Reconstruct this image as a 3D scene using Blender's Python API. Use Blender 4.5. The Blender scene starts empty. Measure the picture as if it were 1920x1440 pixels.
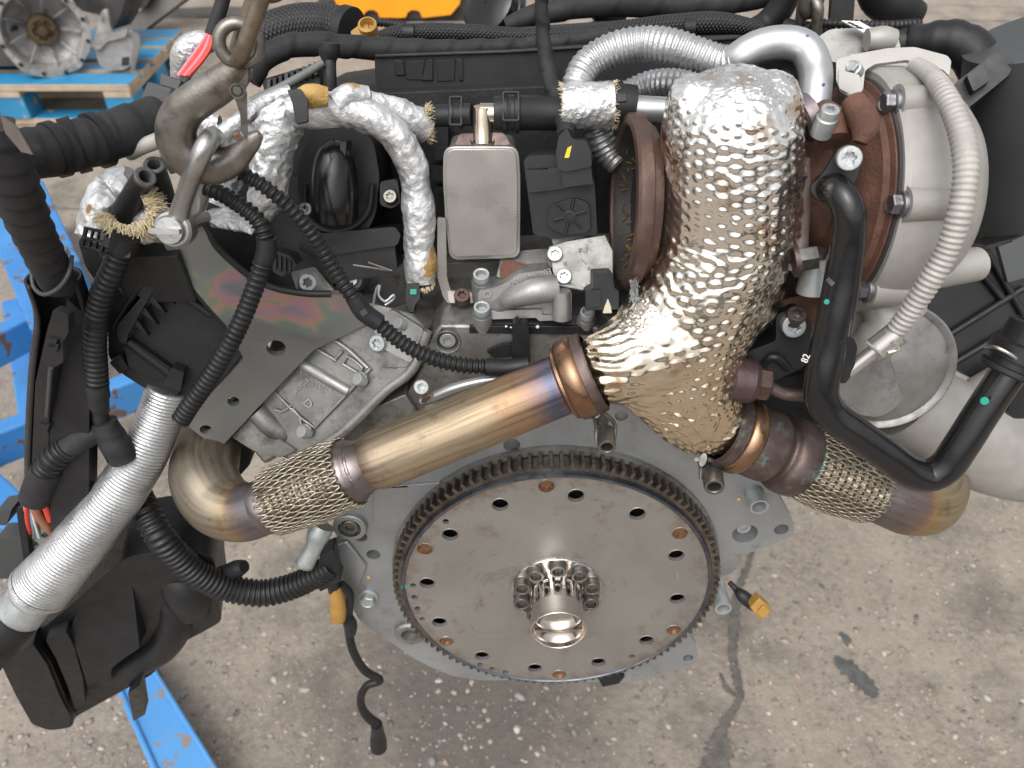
import bpy, bmesh, math, random
import numpy as np
from mathutils import Vector, Matrix
from mathutils.geometry import tessellate_polygon
rng = random.Random(7)
SC = bpy.context.scene
COL = SC.collection
# ------------------------------------------------------------------ camera
PITCH = math.radians(42.0); FPX = 1450.0
CAM = Vector((0, 0, 1.6))
CF = Vector((0, math.cos(PITCH), -math.sin(PITCH)))
CU = Vector((0, math.sin(PITCH), math.cos(PITCH)))
CR = Vector((1, 0, 0))
cd = bpy.data.cameras.new('camera'); cam = bpy.data.objects.new('camera', cd); COL.objects.link(cam)
cam.location = CAM; cam.rotation_euler = (math.pi/2 - PITCH, 0, 0)
cd.sensor_width = 36; cd.lens = 36*FPX/1920; cd.clip_start = .02; cd.clip_end = 200
cd.dof.use_dof = True; cd.dof.focus_distance = .56; cd.dof.aperture_fstop = 10.5
SC.camera = cam
# ------------------------------------------------------------------ sky and sun (overcast)
SUN_EL, SUN_AZ = 58, 200      # azimuth: degrees clockwise from +Y
wd = bpy.data.worlds.new('World'); SC.world = wd; wd.use_nodes = True
wn = wd.node_tree.nodes; wl = wd.node_tree.links; wn.clear()
sky = wn.new('ShaderNodeTexSky'); sky.sky_type = 'NISHITA'; sky.sun_disc = False
sky.sun_elevation = math.radians(SUN_EL); sky.sun_rotation = math.radians(SUN_AZ)
sky.air_density = 1.0; sky.dust_density = 5.0; sky.ozone_density = 1.0
hs = wn.new('ShaderNodeHueSaturation'); hs.inputs['Saturation'].default_value = .16
bg = wn.new('ShaderNodeBackground'); bg.inputs['Strength'].default_value = .14
wo = wn.new('ShaderNodeOutputWorld')
wl.new(sky.outputs[0], hs.inputs['Color']); wl.new(hs.outputs[0], bg.inputs[0]); wl.new(bg.outputs[0], wo.inputs[0])
sd = bpy.data.lights.new('sun', 'SUN'); so = bpy.data.objects.new('sun', sd); COL.objects.link(so)
sd.energy = .8; sd.angle = math.radians(75); sd.color = (1, .97, .93)
_e, _a = math.radians(SUN_EL), math.radians(SUN_AZ)
sdir = Vector((math.sin(_a)*math.cos(_e), math.cos(_a)*math.cos(_e), math.sin(_e)))
so.rotation_euler = sdir.to_track_quat('Z', 'Y').to_euler(); so.location = (0, 0, 5)
SC.view_settings.view_transform = 'Standard'; SC.view_settings.look = 'None'
SC.view_settings.exposure = 0.62; SC.view_settings.gamma = 1
SC.cycles.use_denoising = True; SC.cycles.max_bounces = 8; SC.cycles.glossy_bounces = 5
SC.cycles.caustics_reflective = False; SC.cycles.caustics_refractive = False
SC.cycles.sample_clamp_indirect = 4
# ------------------------------------------------------------------ places: a point of the picture and how far ahead of the camera it stands
def ray(px, py): return CF + CR*((px-960)/FPX) + CU*((720-py)/FPX)
def A(px, py, Y):
    r = ray(px, py); return CAM + r*(Y/r.y)
def G(px, py, z=0.0):
    r = ray(px, py); return CAM + r*((z-CAM.z)/r.z)
def dep(p): return (Vector(p)-CAM).dot(CF)
def mpp(p): return dep(p)/FPX          # metres per picture pixel at p
class Plane:
    def __init__(s, p, n): s.p = Vector(p); s.n = Vector(n).normalized(); 
    def at(s, px, py):
        r = ray(px, py); return CAM + r*((s.p-CAM).dot(s.n)/r.dot(s.n))
    def off(s, t): return Plane(s.p+s.n*t, s.n)
    def frame(s):
        u = (CR - s.n*CR.dot(s.n)).normalized(); v = s.n.cross(u); return u, v
def plane3(a, b, c):
    a, b, c = A(*a), A(*b), A(*c); n = (b-a).cross(c-a).normalized()
    if n.dot(CAM-a) < 0: n = -n
    return Plane(a, n)
def planeY(px, py, Y, elev=7, yaw=0):
    e, w = math.radians(elev), math.radians(yaw)
    return Plane(A(px, py, Y), (math.sin(w)*math.cos(e), -math.cos(w)*math.cos(e), math.sin(e)))
# ------------------------------------------------------------------ numeric noise
def _h(ix, iy, iz, s):
    n = (ix*374761393 + iy*668265263 + iz*2147483647 + s*974634721) & 0x7fffffff
    n = ((n ^ (n >> 13))*1274126177) & 0x7fffffff
    return ((n ^ (n >> 16)) & 0xffff)/65535.0
def vnoise(p, f, seed=0):
    q = np.asarray(p)*f; i = np.floor(q).astype(np.int64); t = q-i; t = t*t*(3-2*t)
    r = 0
    for dx in (0, 1):
        for dy in (0, 1):
            for dz in (0, 1):
                w = (t[..., 0] if dx else 1-t[..., 0])*(t[..., 1] if dy else 1-t[..., 1])*(t[..., 2] if dz else 1-t[..., 2])
                r = r + w*_h(i[..., 0]+dx, i[..., 1]+dy, i[..., 2]+dz, seed)
    return r*2-1
# ------------------------------------------------------------------ objects
CUR = {'root': None, 'o': Vector((0, 0, 0))}
def thing(name, label, cat, base, group=None):
    o = bpy.data.objects.new(name, None); COL.objects.link(o); o.location = base; o.empty_display_size = .02
    o['label'] = label; o['category'] = cat
    if group: o['group'] = group
    CUR['root'] = o; CUR['o'] = Vector(base); return o
def link(name, me, mat, parent=None, label=None, kind=None, angle=40, M=None, smooth=True, world=True):
    o = bpy.data.objects.new(name, me); COL.objects.link(o)
    if mat is not None and len(me.materials) == 0: me.materials.append(mat)
    if M is None:
        if world: me.transform(Matrix.Translation(-CUR['o']))
        if smooth:
            me.polygons.foreach_set('use_smooth', [True]*len(me.polygons))
            if angle: me.set_sharp_from_angle(angle=math.radians(angle))
    else:
        o.matrix_local = Matrix.Translation(-CUR['o']) @ M
    o.parent = parent or CUR['root']
    if label: o['label'] = label
    if kind: o['kind'] = kind
    return o
def mesh(verts, faces, uv=None):
    me = bpy.data.meshes.new('m'); me.from_pydata([tuple(v) for v in verts], [], faces); 
    if uv is not None:
        l = me.uv_layers.new(name='UVMap'); l.data.foreach_set('uv', np.asarray(uv, dtype=np.float32).ravel())
    return me
def bev(o, w, seg=2, ang=35):
    m = o.modifiers.new('bevel', 'BEVEL'); m.width = w; m.segments = seg; m.limit_method = 'ANGLE'; m.angle_limit = math.radians(ang); m.harden_normals = False
    return o
def grid(V, closed=True, cap0=True, cap1=True, vlen=1.0):
    """V (n,m,3): n rings of m points -> mesh with uv (u along, v around)"""
    n, m = V.shape[:2]; verts = V.reshape(-1, 3)
    mm = m if closed else m-1
    i = np.arange(n-1)[:, None]; j = np.arange(mm)[None, :]; j2 = (j+1) % m
    a = i*m+j; b = i*m+j2; c = (i+1)*m+j2; d = (i+1)*m+j
    F = np.stack([a, d, c, b], -1).reshape(-1, 4)
    uu = np.broadcast_to(i/(n-1), a.shape); u2 = np.broadcast_to((i+1)/(n-1), a.shape)
    vv = np.broadcast_to(j/mm, a.shape); v2 = np.broadcast_to((j+1)/mm, a.shape)
    UV = np.stack([np.stack([uu, vv], -1), np.stack([u2, vv], -1), np.stack([u2, v2], -1), np.stack([uu, v2], -1)], 2).reshape(-1, 2)
    faces = F.tolist(); uvs = [UV]
    if closed and cap0: faces.append(list(range(m))); uvs.append(np.zeros((m, 2)))
    if closed and cap1: faces.append(list(range(n*m-1, (n-1)*m-1, -1))); uvs.append(np.ones((m, 2)))
    return mesh(verts, faces, np.concatenate(uvs))
def catmull(P, sub=24):
    P = np.asarray(P, float)
    if len(P) == 2: t = np.linspace(0, 1, sub+1)[:, None]; return P[0]*(1-t)+P[1]*t
    Q = np.vstack([2*P[0]-P[1], P, 2*P[-1]-P[-2]]); out = []
    for k in range(1, len(Q)-2):
        p0, p1, p2, p3 = Q[k-1], Q[k], Q[k+1], Q[k+2]
        d = [max(np.linalg.norm((b-a)[:3])**.5, 1e-6) for a, b in ((p0, p1), (p1, p2), (p2, p3))]
        t0, t1 = 0, d[0]; t2 = t1+d[1]; t3 = t2+d[2]
        t = np.linspace(t1, t2, sub, endpoint=False)[:, None]
        A1 = (t1-t)/(t1-t0)*p0+(t-t0)/(t1-t0)*p1; A2 = (t2-t)/(t2-t1)*p1+(t-t1)/(t2-t1)*p2; A3 = (t3-t)/(t3-t2)*p2+(t-t2)/(t3-t2)*p3
        B1 = (t2-t)/(t2-t0)*A1+(t-t0)/(t2-t0)*A2; B2 = (t3-t)/(t3-t1)*A2+(t-t1)/(t3-t1)*A3
        out.append((t2-t)/(t2-t1)*B1+(t-t1)/(t2-t1)*B2)
    out.append(P[-1:]); return np.vstack(out)
def sweep(pts, ds=.004, seg=20, rfun=None, world=False, flat=None, straight=False):
    """pts [(px,py,Y,rpx)] or world [(x,y,z,r)] -> rings (n,seg,3), arc s, frames"""
    if not world:
        L = []
        for a in pts:
            p = A(a[0], a[1], a[2]); L.append((p.x, p.y, p.z, a[3]*mpp(p)))
    else: L = pts
    if straight:
        D = np.asarray(L, float)
    else: D = catmull(L)
    s = np.concatenate([[0], np.cumsum(np.linalg.norm(np.diff(D[:, :3], axis=0), axis=1))])
    n = max(3, int(s[-1]/ds)+1); t = np.linspace(0, s[-1], n)
    D = np.stack([np.interp(t, s, D[:, k]) for k in range(4)], 1)
    X = D[:, :3]; T = np.gradient(X, axis=0); T /= np.linalg.norm(T, axis=1)[:, None]
    ref = np.array([0, 0, 1.]) if abs(T[0, 2]) < .9 else np.array([1., 0, 0])
    N = np.zeros_like(X); v = ref - T[0]*ref.dot(T[0]); N[0] = v/np.linalg.norm(v)
    for k in range(1, n):
        v = N[k-1]-T[k]*N[k-1].dot(T[k]); N[k] = v/np.linalg.norm(v)
    B = np.cross(T, N)
    th = np.linspace(0, 2*np.pi, seg, endpoint=False)[None, :]
    R = np.broadcast_to(D[:, 3:4], (n, seg)).copy()
    if rfun is not None: R = rfun(t[:, None], th, R, X)
    fx, fy = flat or (1, 1)
    V = X[:, None, :] + R[..., None]*(fx*np.cos(th)[..., None]*N[:, None, :]+fy*np.sin(th)[..., None]*B[:, None, :])
    return V, t, (X, T, N, B, D[:, 3])
def tube(name, pts, mat, parent=None, label=None, ds=.004, seg=20, rfun=None, world=False, flat=None, caps=(True, True), straight=False, post=None, kind=None, angle=50):
    V, t, fr = sweep(pts, ds, seg, rfun, world, flat, straight)
    if post is not None: V = post(V)
    return link(name, grid(V, True, *caps), mat, parent, label, kind, angle=angle)
def corr(pitch, amp, sharp=.5, var=0):
    def f(s, th, R, X):
        w = .5+.5*np.cos(2*np.pi*s/pitch)
        return R - amp*np.clip((1-w-.5)/sharp+.5, 0, 1) + 0*th
    return f
def taped(pitch, amp, seed=0, lump=.0):
    def f(s, th, R, X):
        ph = s/pitch + th/(2*np.pi); fr = ph-np.floor(ph)
        k = np.floor(ph)
        a = amp*(.6+.8*_h(k.astype(np.int64), 3, 5, seed))
        R = R + a*np.where(fr < .85, fr/.85, (1-fr)/.15) - a*.5
        if lump:
            q = np.stack([np.cos(th)*.02+0*s, np.sin(th)*.02+0*s, s+0*th], -1)
            R = R*(1+lump*vnoise(q, 55, seed))
        return R
    return f
def lathe(name, o, ax, prof, mat, parent=None, label=None, seg=48, rmod=None, cap=False, angle=30, ref=None):
    """prof [(r,t)] in metres along ax from o; rmod(th)-> factor or list per ring"""
    o = Vector(o); ax = Vector(ax).normalized()
    u = Vector(ref) if ref else (Vector((0, 0, 1)) if abs(ax.z) < .9 else Vector((1, 0, 0)))
    u = (u-ax*u.dot(ax)).normalized(); v = ax.cross(u)
    th = np.linspace(0, 2*np.pi, seg, endpoint=False)
    V = np.zeros((len(prof), seg, 3))
    for k, q in enumerate(prof):
        r = np.full(seg, q[0])
        if len(q) > 2 and q[2] is not None: r = r*q[2](th)
        V[k] = np.array(o)+np.array(ax)*q[1]+r[:, None]*(np.cos(th)[:, None]*np.array(u)+np.sin(th)[:, None]*np.array(v))
    return link(name, grid(V, True, cap, cap), mat, parent, label, angle=angle)
def extrude_poly(outer, holes, n, th, back=True, taper=0):
    """outer/holes lists of world Vectors on a plane (normal n); thickness th away from n"""
    loops = [outer]+holes; allv = [v for l in loops for v in l]; N = len(allv)
    tris = tessellate_polygon(loops)
    cen = sum(outer, Vector())/len(outer)
    verts = list(allv)+[v-n*th+((v-cen)*taper if taper else Vector()) for v in allv]; faces = []
    for t in tris:
        a, b, c = (allv[i] for i in t)
        f = list(t) if (b-a).cross(c-a).dot(n) > 0 else [t[0], t[2], t[1]]
        faces.append(f)
        if back: faces.append([N+i for i in reversed(f)])
    k = 0
    for l in loops:
        m = len(l)
        for i in range(m): faces.append([k+i, k+(i+1) % m, N+k+(i+1) % m, N+k+i])
        k += m
    me = mesh(verts, faces); bm = bmesh.new(); bm.from_mesh(me); bmesh.ops.recalc_face_normals(bm, faces=bm.faces)
    bm.to_mesh(me); bm.free(); return me
def roundpoly(pts, r, n=4):
    """round the corners of a polygon of Vectors by r"""
    out = []; m = len(pts)
    for i in range(m):
        p, a, b = pts[i], pts[i-1], pts[(i+1) % m]
        da, db = (a-p), (b-p); la, lb = da.length, db.length
        k = min(r, la*.45, lb*.45); p0 = p+da/la*k; p1 = p+db/lb*k
        for j in range(n+1):
            t = j/n; out.append(p0*(1-t)**2+p*2*t*(1-t)+p1*t*t)
    return out
def circ(pl, px, py, rpx, n=20, sq=1.0):
    c = pl.at(px, py); u, v = pl.frame(); r = rpx*mpp(c)
    return [c+u*(r*math.cos(2*math.pi*i/n))+v*(r*sq*math.sin(2*math.pi*i/n)) for i in range(n)]
def plate(name, pts, pl, th, mat, parent=None, label=None, holes=(), bw=.0012, rc=0, taper=0, seg=2, kind=None):
    """pts picture outline lying on plane pl; th metres thick, away from the viewer"""
    o = [pl.at(*p) for p in pts]
    if rc: o = roundpoly(o, rc*mpp(o[0]))
    H = [circ(pl, *h) if not isinstance(h, list) else [pl.at(*q) for q in h] for h in holes]
    ob = link(name, extrude_poly(o, H, pl.n, th, True, taper), mat, parent, label, kind, angle=35)
    if bw: bev(ob, bw, seg)
    return ob
def rect(x0, y0, x1, y1): return [(x0, y0), (x1, y0), (x1, y1), (x0, y1)]
def rod(name, a, b, ra, rb, mat, parent=None, seg=16, **k):
    return tube(name, [(*a, ra), (*b, rb)], mat, parent, seg=seg, world=True, ds=max((Vector(b)-Vector(a)).length/3, 1e-4), **k)
# ------------------------------------------------------------------ bolts: one mesh a kind, shared
def stack(rings, seg=48):
    th = np.linspace(0, 2*np.pi, seg, endpoint=False); V = np.zeros((len(rings), seg, 3))
    for k, q in enumerate(rings):
        r = np.full(seg, float(q[0])) if len(q) < 3 else q[0]*q[2](th)
        V[k, :, 0] = r*np.cos(th); V[k, :, 1] = r*np.sin(th); V[k, :, 2] = q[1]
    me = grid(V, True, False, True)
    me.polygons.foreach_set('use_smooth', [True]*len(me.polygons)); me.set_sharp_from_angle(angle=math.radians(32)); return me
HEX = lambda th: math.cos(math.pi/6)/np.cos((th % (math.pi/3))-math.pi/6)
TORX = lambda th: 1+.16*np.cos(6*th)
SPL = lambda th: 1+.13*np.abs(2*((th*12/(2*np.pi)) % 1)-1)
BOLT = {
 'torx': stack([(1, -1.2), (1, -.05), (.97, .05), (.9, .1), (.56, .12), (.50, .1, TORX), (.48, -.35, TORX), (.05, -.4)]),
 'hex': stack([(1.35, -1.6), (1.35, .0), (1.33, .1), (1.25, .16), (1.0, .2), (1.08, .22, HEX), (1.08, .95, HEX), (1.0, 1.06, HEX), (.82, 1.1), (.7, 1.0), (.1, .96)]),
 'spline': stack([(1.22, -1.2), (1.22, -.06), (1.17, 0), (1.02, .02), (1, .1), (1, .95), (.95, 1.03), (.74, 1.05), (.62, 1.0, SPL), (.6, .35, SPL), (.05, .3)]),
 'cap': stack([(1, -1), (1, .5), (.93, .62), (.6, .66), (.3, .62)]),
 'stud': stack([(1, -1), (1, .9), (.94, 1.0), (.7, 1.0), (.62, .9), (.6, -.4), (.05, -.5)]),
}
def frame_of(ax, spin=0):
    z = Vector(ax).normalized(); u = Vector((1, 0, 0)) if abs(z.x) < .8 else Vector((0, 0, 1))
    x = (u-z*u.dot(z)).normalized(); y = z.cross(x)
    return Matrix((x, y, z)).transposed().to_4x4() @ Matrix.Rotation(spin, 4, 'Z')
def bolt(kind, p, ax, r, mat, parent=None, name='bolt', hs=1.0, label=None):
    key = kind+mat.name
    if key not in BOLT:
        BOLT[key] = BOLT[kind].copy(); BOLT[key].materials.append(mat)
    M = Matrix.Translation(Vector(p)) @ frame_of(ax, rng.random()*6) @ Matrix.Diagonal((r, r, r*hs, 1))
    return link(name, BOLT[key], None, parent, label, M=M)
def boltpx(kind, px, py, Y, rpx, ax, mat, parent=None, name='bolt', hs=1.0, label=None):
    p = A(px, py, Y); return bolt(kind, p, ax, rpx*mpp(p), mat, parent, name, hs, label)
def text(name, s, pl, px, py, hpx, ang, mat, parent, depth=.0005, sx=1.0):
    cu = bpy.data.curves.new('t', 'FONT'); cu.body = s; cu.align_x = 'CENTER'; cu.align_y = 'CENTER'; cu.size = 1; cu.extrude = .02; cu.resolution_u = 3
    to = bpy.data.objects.new('t', cu); COL.objects.link(to)
    me = bpy.data.meshes.new_from_object(to.evaluated_get(bpy.context.evaluated_depsgraph_get()))
    bpy.data.objects.remove(to)
    c = pl.at(px, py); u, v = pl.frame(); 
    if v.dot(CU) < 0: v = -v
    a = math.radians(ang); x = u*math.cos(a)+v*math.sin(a); y = pl.n.cross(x)
    s_ = hpx*mpp(c)*1.4
    M = Matrix((x*s_*sx, y*s_, pl.n*(depth/.02))).transposed().to_4x4(); M.translation = c
    me.transform(M); me.materials.clear()
    return link(name, me, mat, parent, smooth=False)
# ------------------------------------------------------------------ materials
def newmat(name):
    m = bpy.data.materials.new(name); m.use_nodes = True; nt = m.node_tree
    return m, nt.nodes, nt.links, nt.nodes['Principled BSDF']
def nz(N, L, scale, detail=4, rough=.55, coord='Object', vec=None, dist=0):
    t = N.new('ShaderNodeTexNoise'); t.inputs['Scale'].default_value = scale; t.inputs['Detail'].default_value = detail
    t.inputs['Roughness'].default_value = rough; t.inputs['Distortion'].default_value = dist
    if vec is None:
        c = N.new('ShaderNodeTexCoord'); L.new(c.outputs[coord], t.inputs['Vector'])
    else: L.new(vec, t.inputs['Vector'])
    return t.outputs['Fac']
def ramp(N, L, fac, stops, interp='LINEAR'):
    r = N.new('ShaderNodeValToRGB'); r.color_ramp.interpolation = interp; e = r.color_ramp.elements
    while len(e) < len(stops): e.new(.5)
    for k, (p, c) in enumerate(stops):
        e[k].position = p; e[k].color = (*c, 1) if not isinstance(c, (int, float)) else (c, c, c, 1)
    L.new(fac, r.inputs[0]); return r.outputs[0]
def mixc(N, L, fac, a, b):
    m = N.new('ShaderNodeMix'); m.data_type = 'RGBA'
    for s, v in ((6, a), (7, b)):
        if isinstance(v, tuple): m.inputs[s].default_value = (*v, 1)
        else: L.new(v, m.inputs[s])
    if isinstance(fac, float): m.inputs[0].default_value = fac
    else: L.new(fac, m.inputs[0])
    return m.outputs[2]
def bumpn(N, L, B, h, strength=.3, dist=.001, prev=None):
    b = N.new('ShaderNodeBump'); b.inputs['Strength'].default_value = strength; b.inputs['Distance'].default_value = dist
    L.new(h, b.inputs['Height'])
    if prev is not None: L.new(prev, b.inputs['Normal'])
    L.new(b.outputs[0], B.inputs['Normal']); return b.outputs[0]
def MT(name, c1, c2=None, rough=.5, metal=0., ns=60, bump=.15, bs=900, rvar=.15, spot=None, spec=None, lo=.35, hi=.65, coat=0, bd=.0006, dirt=None):
    m, N, L, B = newmat(name)
    f = nz(N, L, ns)
    col = ramp(N, L, f, [(lo, c1), (hi, c2 or c1)])
    if spot:   # (colour, scale, lo, hi)
        g = nz(N, L, spot[1], 6, .65); g = ramp(N, L, g, [(spot[2], 0.), (spot[3], 1.)]); col = mixc(N, L, g, col, spot[0])
    if dirt:
        g = nz(N, L, dirt[1], 8, .7); g = ramp(N, L, g, [(dirt[2], 0.), (dirt[3], 1.)]); col = mixc(N, L, g, col, dirt[0])
    L.new(col, B.inputs['Base Color'])
    f2 = nz(N, L, ns*2.3, 5)
    L.new(ramp(N, L, f2, [(.3, max(rough-rvar, .03)), (.7, min(rough+rvar, 1.))]), B.inputs['Roughness'])
    B.inputs['Metallic'].default_value = metal
    if coat: B.inputs['Coat Weight'].default_value = coat; B.inputs['Coat Roughness'].default_value = .12
    if spec is not None: B.inputs['Specular IOR Level'].default_value = spec
    if bump: bumpn(N, L, B, nz(N, L, bs, 5, .6), bump, bd)
    return m
plastic = MT('black_plastic', (.011, .011, .012), (.018, .018, .0195), .42, 0, 50, .12, 2500, .08, spec=.38, dirt=((.035, .033, .03), 30, .64, .9))
plastic2 = MT('black_plastic_matt', (.011, .011, .0125), (.017, .017, .019), .48, 0, 40, .15, 2500, .08, spec=.42, dirt=((.045, .042, .04), 35, .62, .9))
gloss = MT('black_gloss_plastic', (.006, .006, .007), None, .22, 0, 40, .05, 900, .06)
rubber = MT('black_rubber', (.010, .010, .011), (.015, .015, .016), .5, 0, 40, .15, 1500, .1, spec=.4, dirt=((.045, .042, .04), 45, .62, .9))
tape = MT('cloth_tape', (.011, .011, .012), (.021, .020, .021), .72, 0, 70, .4, 2600, .08, dirt=((.07, .065, .062), 60, .6, .9))
void = MT('dark_void', (.005, .005, .005), (.012, .012, .012), .7, 0, 30, .3, 200, .1, bd=.003)
drum = MT('dark_grey_plastic', (.045, .047, .048), (.055, .058, .059), .5, 0, 10, .1, 1500, .05)
alu = MT('cast_aluminium', (.25, .245, .235), (.34, .335, .325), .45, .6, 45, .35, 700, .12, dirt=((.12, .11, .10), 70, .55, .8))
alu_dirty = MT('grimy_cast_aluminium', (.18, .175, .166), (.30, .293, .28), .48, .65, 28, .5, 500, .12, dirt=((.06, .055, .05), 60, .5, .75))
alu_plate = MT('rear_plate_aluminium', (.30, .31, .315), (.36, .37, .375), .45, .6, 22, .2, 900, .1, dirt=((.18, .18, .175), 40, .58, .8))
alu_pale = MT('pale_cast_aluminium', (.33, .315, .29), (.40, .385, .36), .5, .3, 40, .25, 900, .1, dirt=((.36, .33, .30), 55, .6, .85))
alu_pipe = MT('satin_aluminium_pipe', (.46, .47, .475), (.54, .545, .545), .36, .75, 40, .06, 900, .08, dirt=((.45, .43, .38), 60, .62, .85))
zinc = MT('zinc_plated', (.36, .385, .39), (.46, .48, .48), .40, .55, 120, .15, 900, .1, dirt=((.22, .21, .19), 150, .58, .8))
zinc_dark = MT('oiled_steel_bolt', (.17, .165, .15), (.25, .24, .22), .36, .9, 120, .15, 900, .1)
steel = MT('forged_steel', (.20, .185, .165), (.31, .29, .265), .38, .85, 60, .45, 380, .1, dirt=((.12, .078, .045), 42, .50, .70))
steel_pol = MT('polished_steel', (.62, .585, .54), (.68, .64, .6), .13, 1, 50, .03, 900, .05)
tin = MT('brushed_tin', (.47, .45, .42), (.53, .51, .48), .30, .75, 18, .08, 700, .06, dirt=((.10, .10, .09), 85, .72, .78))
rust = MT('rusted_cast_iron', (.095, .044, .029), (.155, .072, .047), .7, .15, 55, .8, 500, .12, dirt=((.06, .028, .02), 28, .5, .75), bd=.0012)
rust_flange = MT('heat_browned_flange', (.09, .058, .05), (.15, .092, .075), .45, .6, 40, .4, 500, .12, dirt=((.17, .085, .045), 60, .6, .8))
iron_dark = MT('scaled_exhaust_iron', (.085, .062, .058), (.15, .11, .10), .45, .7, 60, .5, 600, .12, dirt=((.19, .27, .25), 38, .56, .66))
copper = MT('copper_rivet', (.24, .135, .08), (.34, .21, .135), .32, .85, 150, .1, 900, .1)
white_cloth = MT('pale_heat_sleeve', (.35, .33, .31), (.43, .41, .385), .6, .25, 60, .4, 1500, .1, dirt=((.42, .36, .31), 70, .6, .85))
straw = MT('glass_wool', (.62, .50, .30), (.78, .68, .48), .8, 0, 300, 0, 900, .1)
wire_tan = MT('tan_steel_wire', (.34, .30, .235), (.46, .41, .33), .42, .8, 60, 0, 900, .1, dirt=((.12, .09, .065), 70, .52, .72))
bellows_m = MT('bellows_steel', (.20, .165, .12), (.30, .25, .18), .4, .85, 90, .2, 900, .1)
orange_p = MT('orange_plastic', (.85, .30, .008), (.9, .34, .012), .35, 0, 4, .05, 300, .05)
yellow_p = MT('amber_plastic', (.33, .18, .04), (.40, .23, .06), .45, 0, 60, .1, 300, .05)
wood = MT('pallet_wood', (.38, .29, .20), (.50, .40, .29), .8, 0, 12, .4, 60, .08, bd=.002)
grey_cast = MT('weathered_gearbox_aluminium', (.22, .21, .20), (.42, .41, .40), .6, .35, 9, .6, 60, .1, dirt=((.10, .09, .08), 16, .52, .72), bd=.004)
brown_oil = MT('oily_brown_steel', (.07, .045, .025), (.13, .09, .05), .5, .5, 20, .5, 80, .1)
dark_scrap = MT('dark_scrap_metal', (.02, .019, .019), (.06, .055, .052), .6, .3, 9, .6, 40, .1, bd=.004)
grey_scrap = MT('dusty_grey_metal', (.13, .12, .115), (.20, .19, .18), .7, .2, 6, .5, 40, .1, bd=.004)
red_w = MT('red_wire', (.62, .06, .04), None, .45); pink_w = MT('pink_wire', (.6, .22, .30), None, .45)
brown_w = MT('brown_wire', (.30, .13, .07), None, .5); blue_w = MT('pale_blue_wire', (.36, .45, .55), None, .5); white_w = MT('white_wire', (.6, .58, .56), None, .5)
green_mark = MT('green_paint_mark', (.02, .30, .22), None, .5); yellow_mark = MT('yellow_paint_mark', (.75, .52, .03), None, .6)
white_mark = MT('white_paint_mark', (.7, .7, .68), None, .6); blue_mark = MT('blue_ink_mark', (.08, .10, .30), None, .5)
paper = MT('label_paper', (.70, .69, .66), None, .6)
def foil_mat(name, c1, c2, bs, strength, patch=None, rough=.2, cells=None):
    m, N, L, B = newmat(name)
    f = nz(N, L, 35, 5); col = ramp(N, L, f, [(.35, c1), (.65, c2)])
    met = .95
    if patch:
        g = nz(N, L, patch[1], 3, .5); g = ramp(N, L, g, [(patch[2], 0.), (patch[2]+.02, 1.)]); col = mixc(N, L, g, col, patch[0])
        inv = N.new('ShaderNodeMath'); inv.operation = 'SUBTRACT'; inv.inputs[0].default_value = .78; L.new(g, inv.inputs[1]); L.new(inv.outputs[0], B.inputs['Metallic'])
    else: B.inputs['Metallic'].default_value = .8
    L.new(col, B.inputs['Base Color'])
    L.new(ramp(N, L, nz(N, L, 90, 4), [(.3, rough*.6), (.7, rough*1.6)]), B.inputs['Roughness'])
    h = nz(N, L, bs, 5, .62, dist=.6)
    p = bumpn(N, L, B, h, strength, .002)
    v = N.new('ShaderNodeTexVoronoi'); v.inputs['Scale'].default_value = bs*.9
    c = N.new('ShaderNodeTexCoord'); L.new(c.outputs['Object'], v.inputs['Vector'])
    bumpn(N, L, B, v.outputs['Distance'], strength*.7, .0012, p)
    return m
foil = foil_mat('crinkled_foil', (.60, .61, .62), (.74, .745, .745), 210, .6, ((.36, .22, .08), 30, .635), .42)
foil_clean = foil_mat('bright_foil_sleeve', (.60, .605, .61), (.72, .725, .725), 300, .65, None, .34)
hose_foil = foil_mat('ribbed_aluminium_hose', (.42, .425, .43), (.52, .525, .525), 520, .22, None, .36)
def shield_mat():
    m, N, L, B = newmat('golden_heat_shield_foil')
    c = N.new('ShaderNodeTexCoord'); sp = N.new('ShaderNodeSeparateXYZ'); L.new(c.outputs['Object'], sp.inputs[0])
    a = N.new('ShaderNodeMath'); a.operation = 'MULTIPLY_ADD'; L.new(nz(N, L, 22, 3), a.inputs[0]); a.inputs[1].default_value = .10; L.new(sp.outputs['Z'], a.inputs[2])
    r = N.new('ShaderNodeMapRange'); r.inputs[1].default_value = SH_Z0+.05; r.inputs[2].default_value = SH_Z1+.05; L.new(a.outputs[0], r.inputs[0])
    col = ramp(N, L, r.outputs[0], [(0, (.70, .57, .39)), (.35, (.75, .64, .49)), (.6, (.85, .79, .70)), (1, (.93, .915, .885))])  # near white towards the top: sky reflection painted into the foil colour
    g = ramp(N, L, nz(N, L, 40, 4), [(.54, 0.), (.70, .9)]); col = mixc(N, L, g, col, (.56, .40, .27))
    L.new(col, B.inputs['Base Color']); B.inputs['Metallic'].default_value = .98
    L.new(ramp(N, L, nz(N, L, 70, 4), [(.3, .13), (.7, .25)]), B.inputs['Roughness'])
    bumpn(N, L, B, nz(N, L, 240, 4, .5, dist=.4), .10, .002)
    return m
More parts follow.
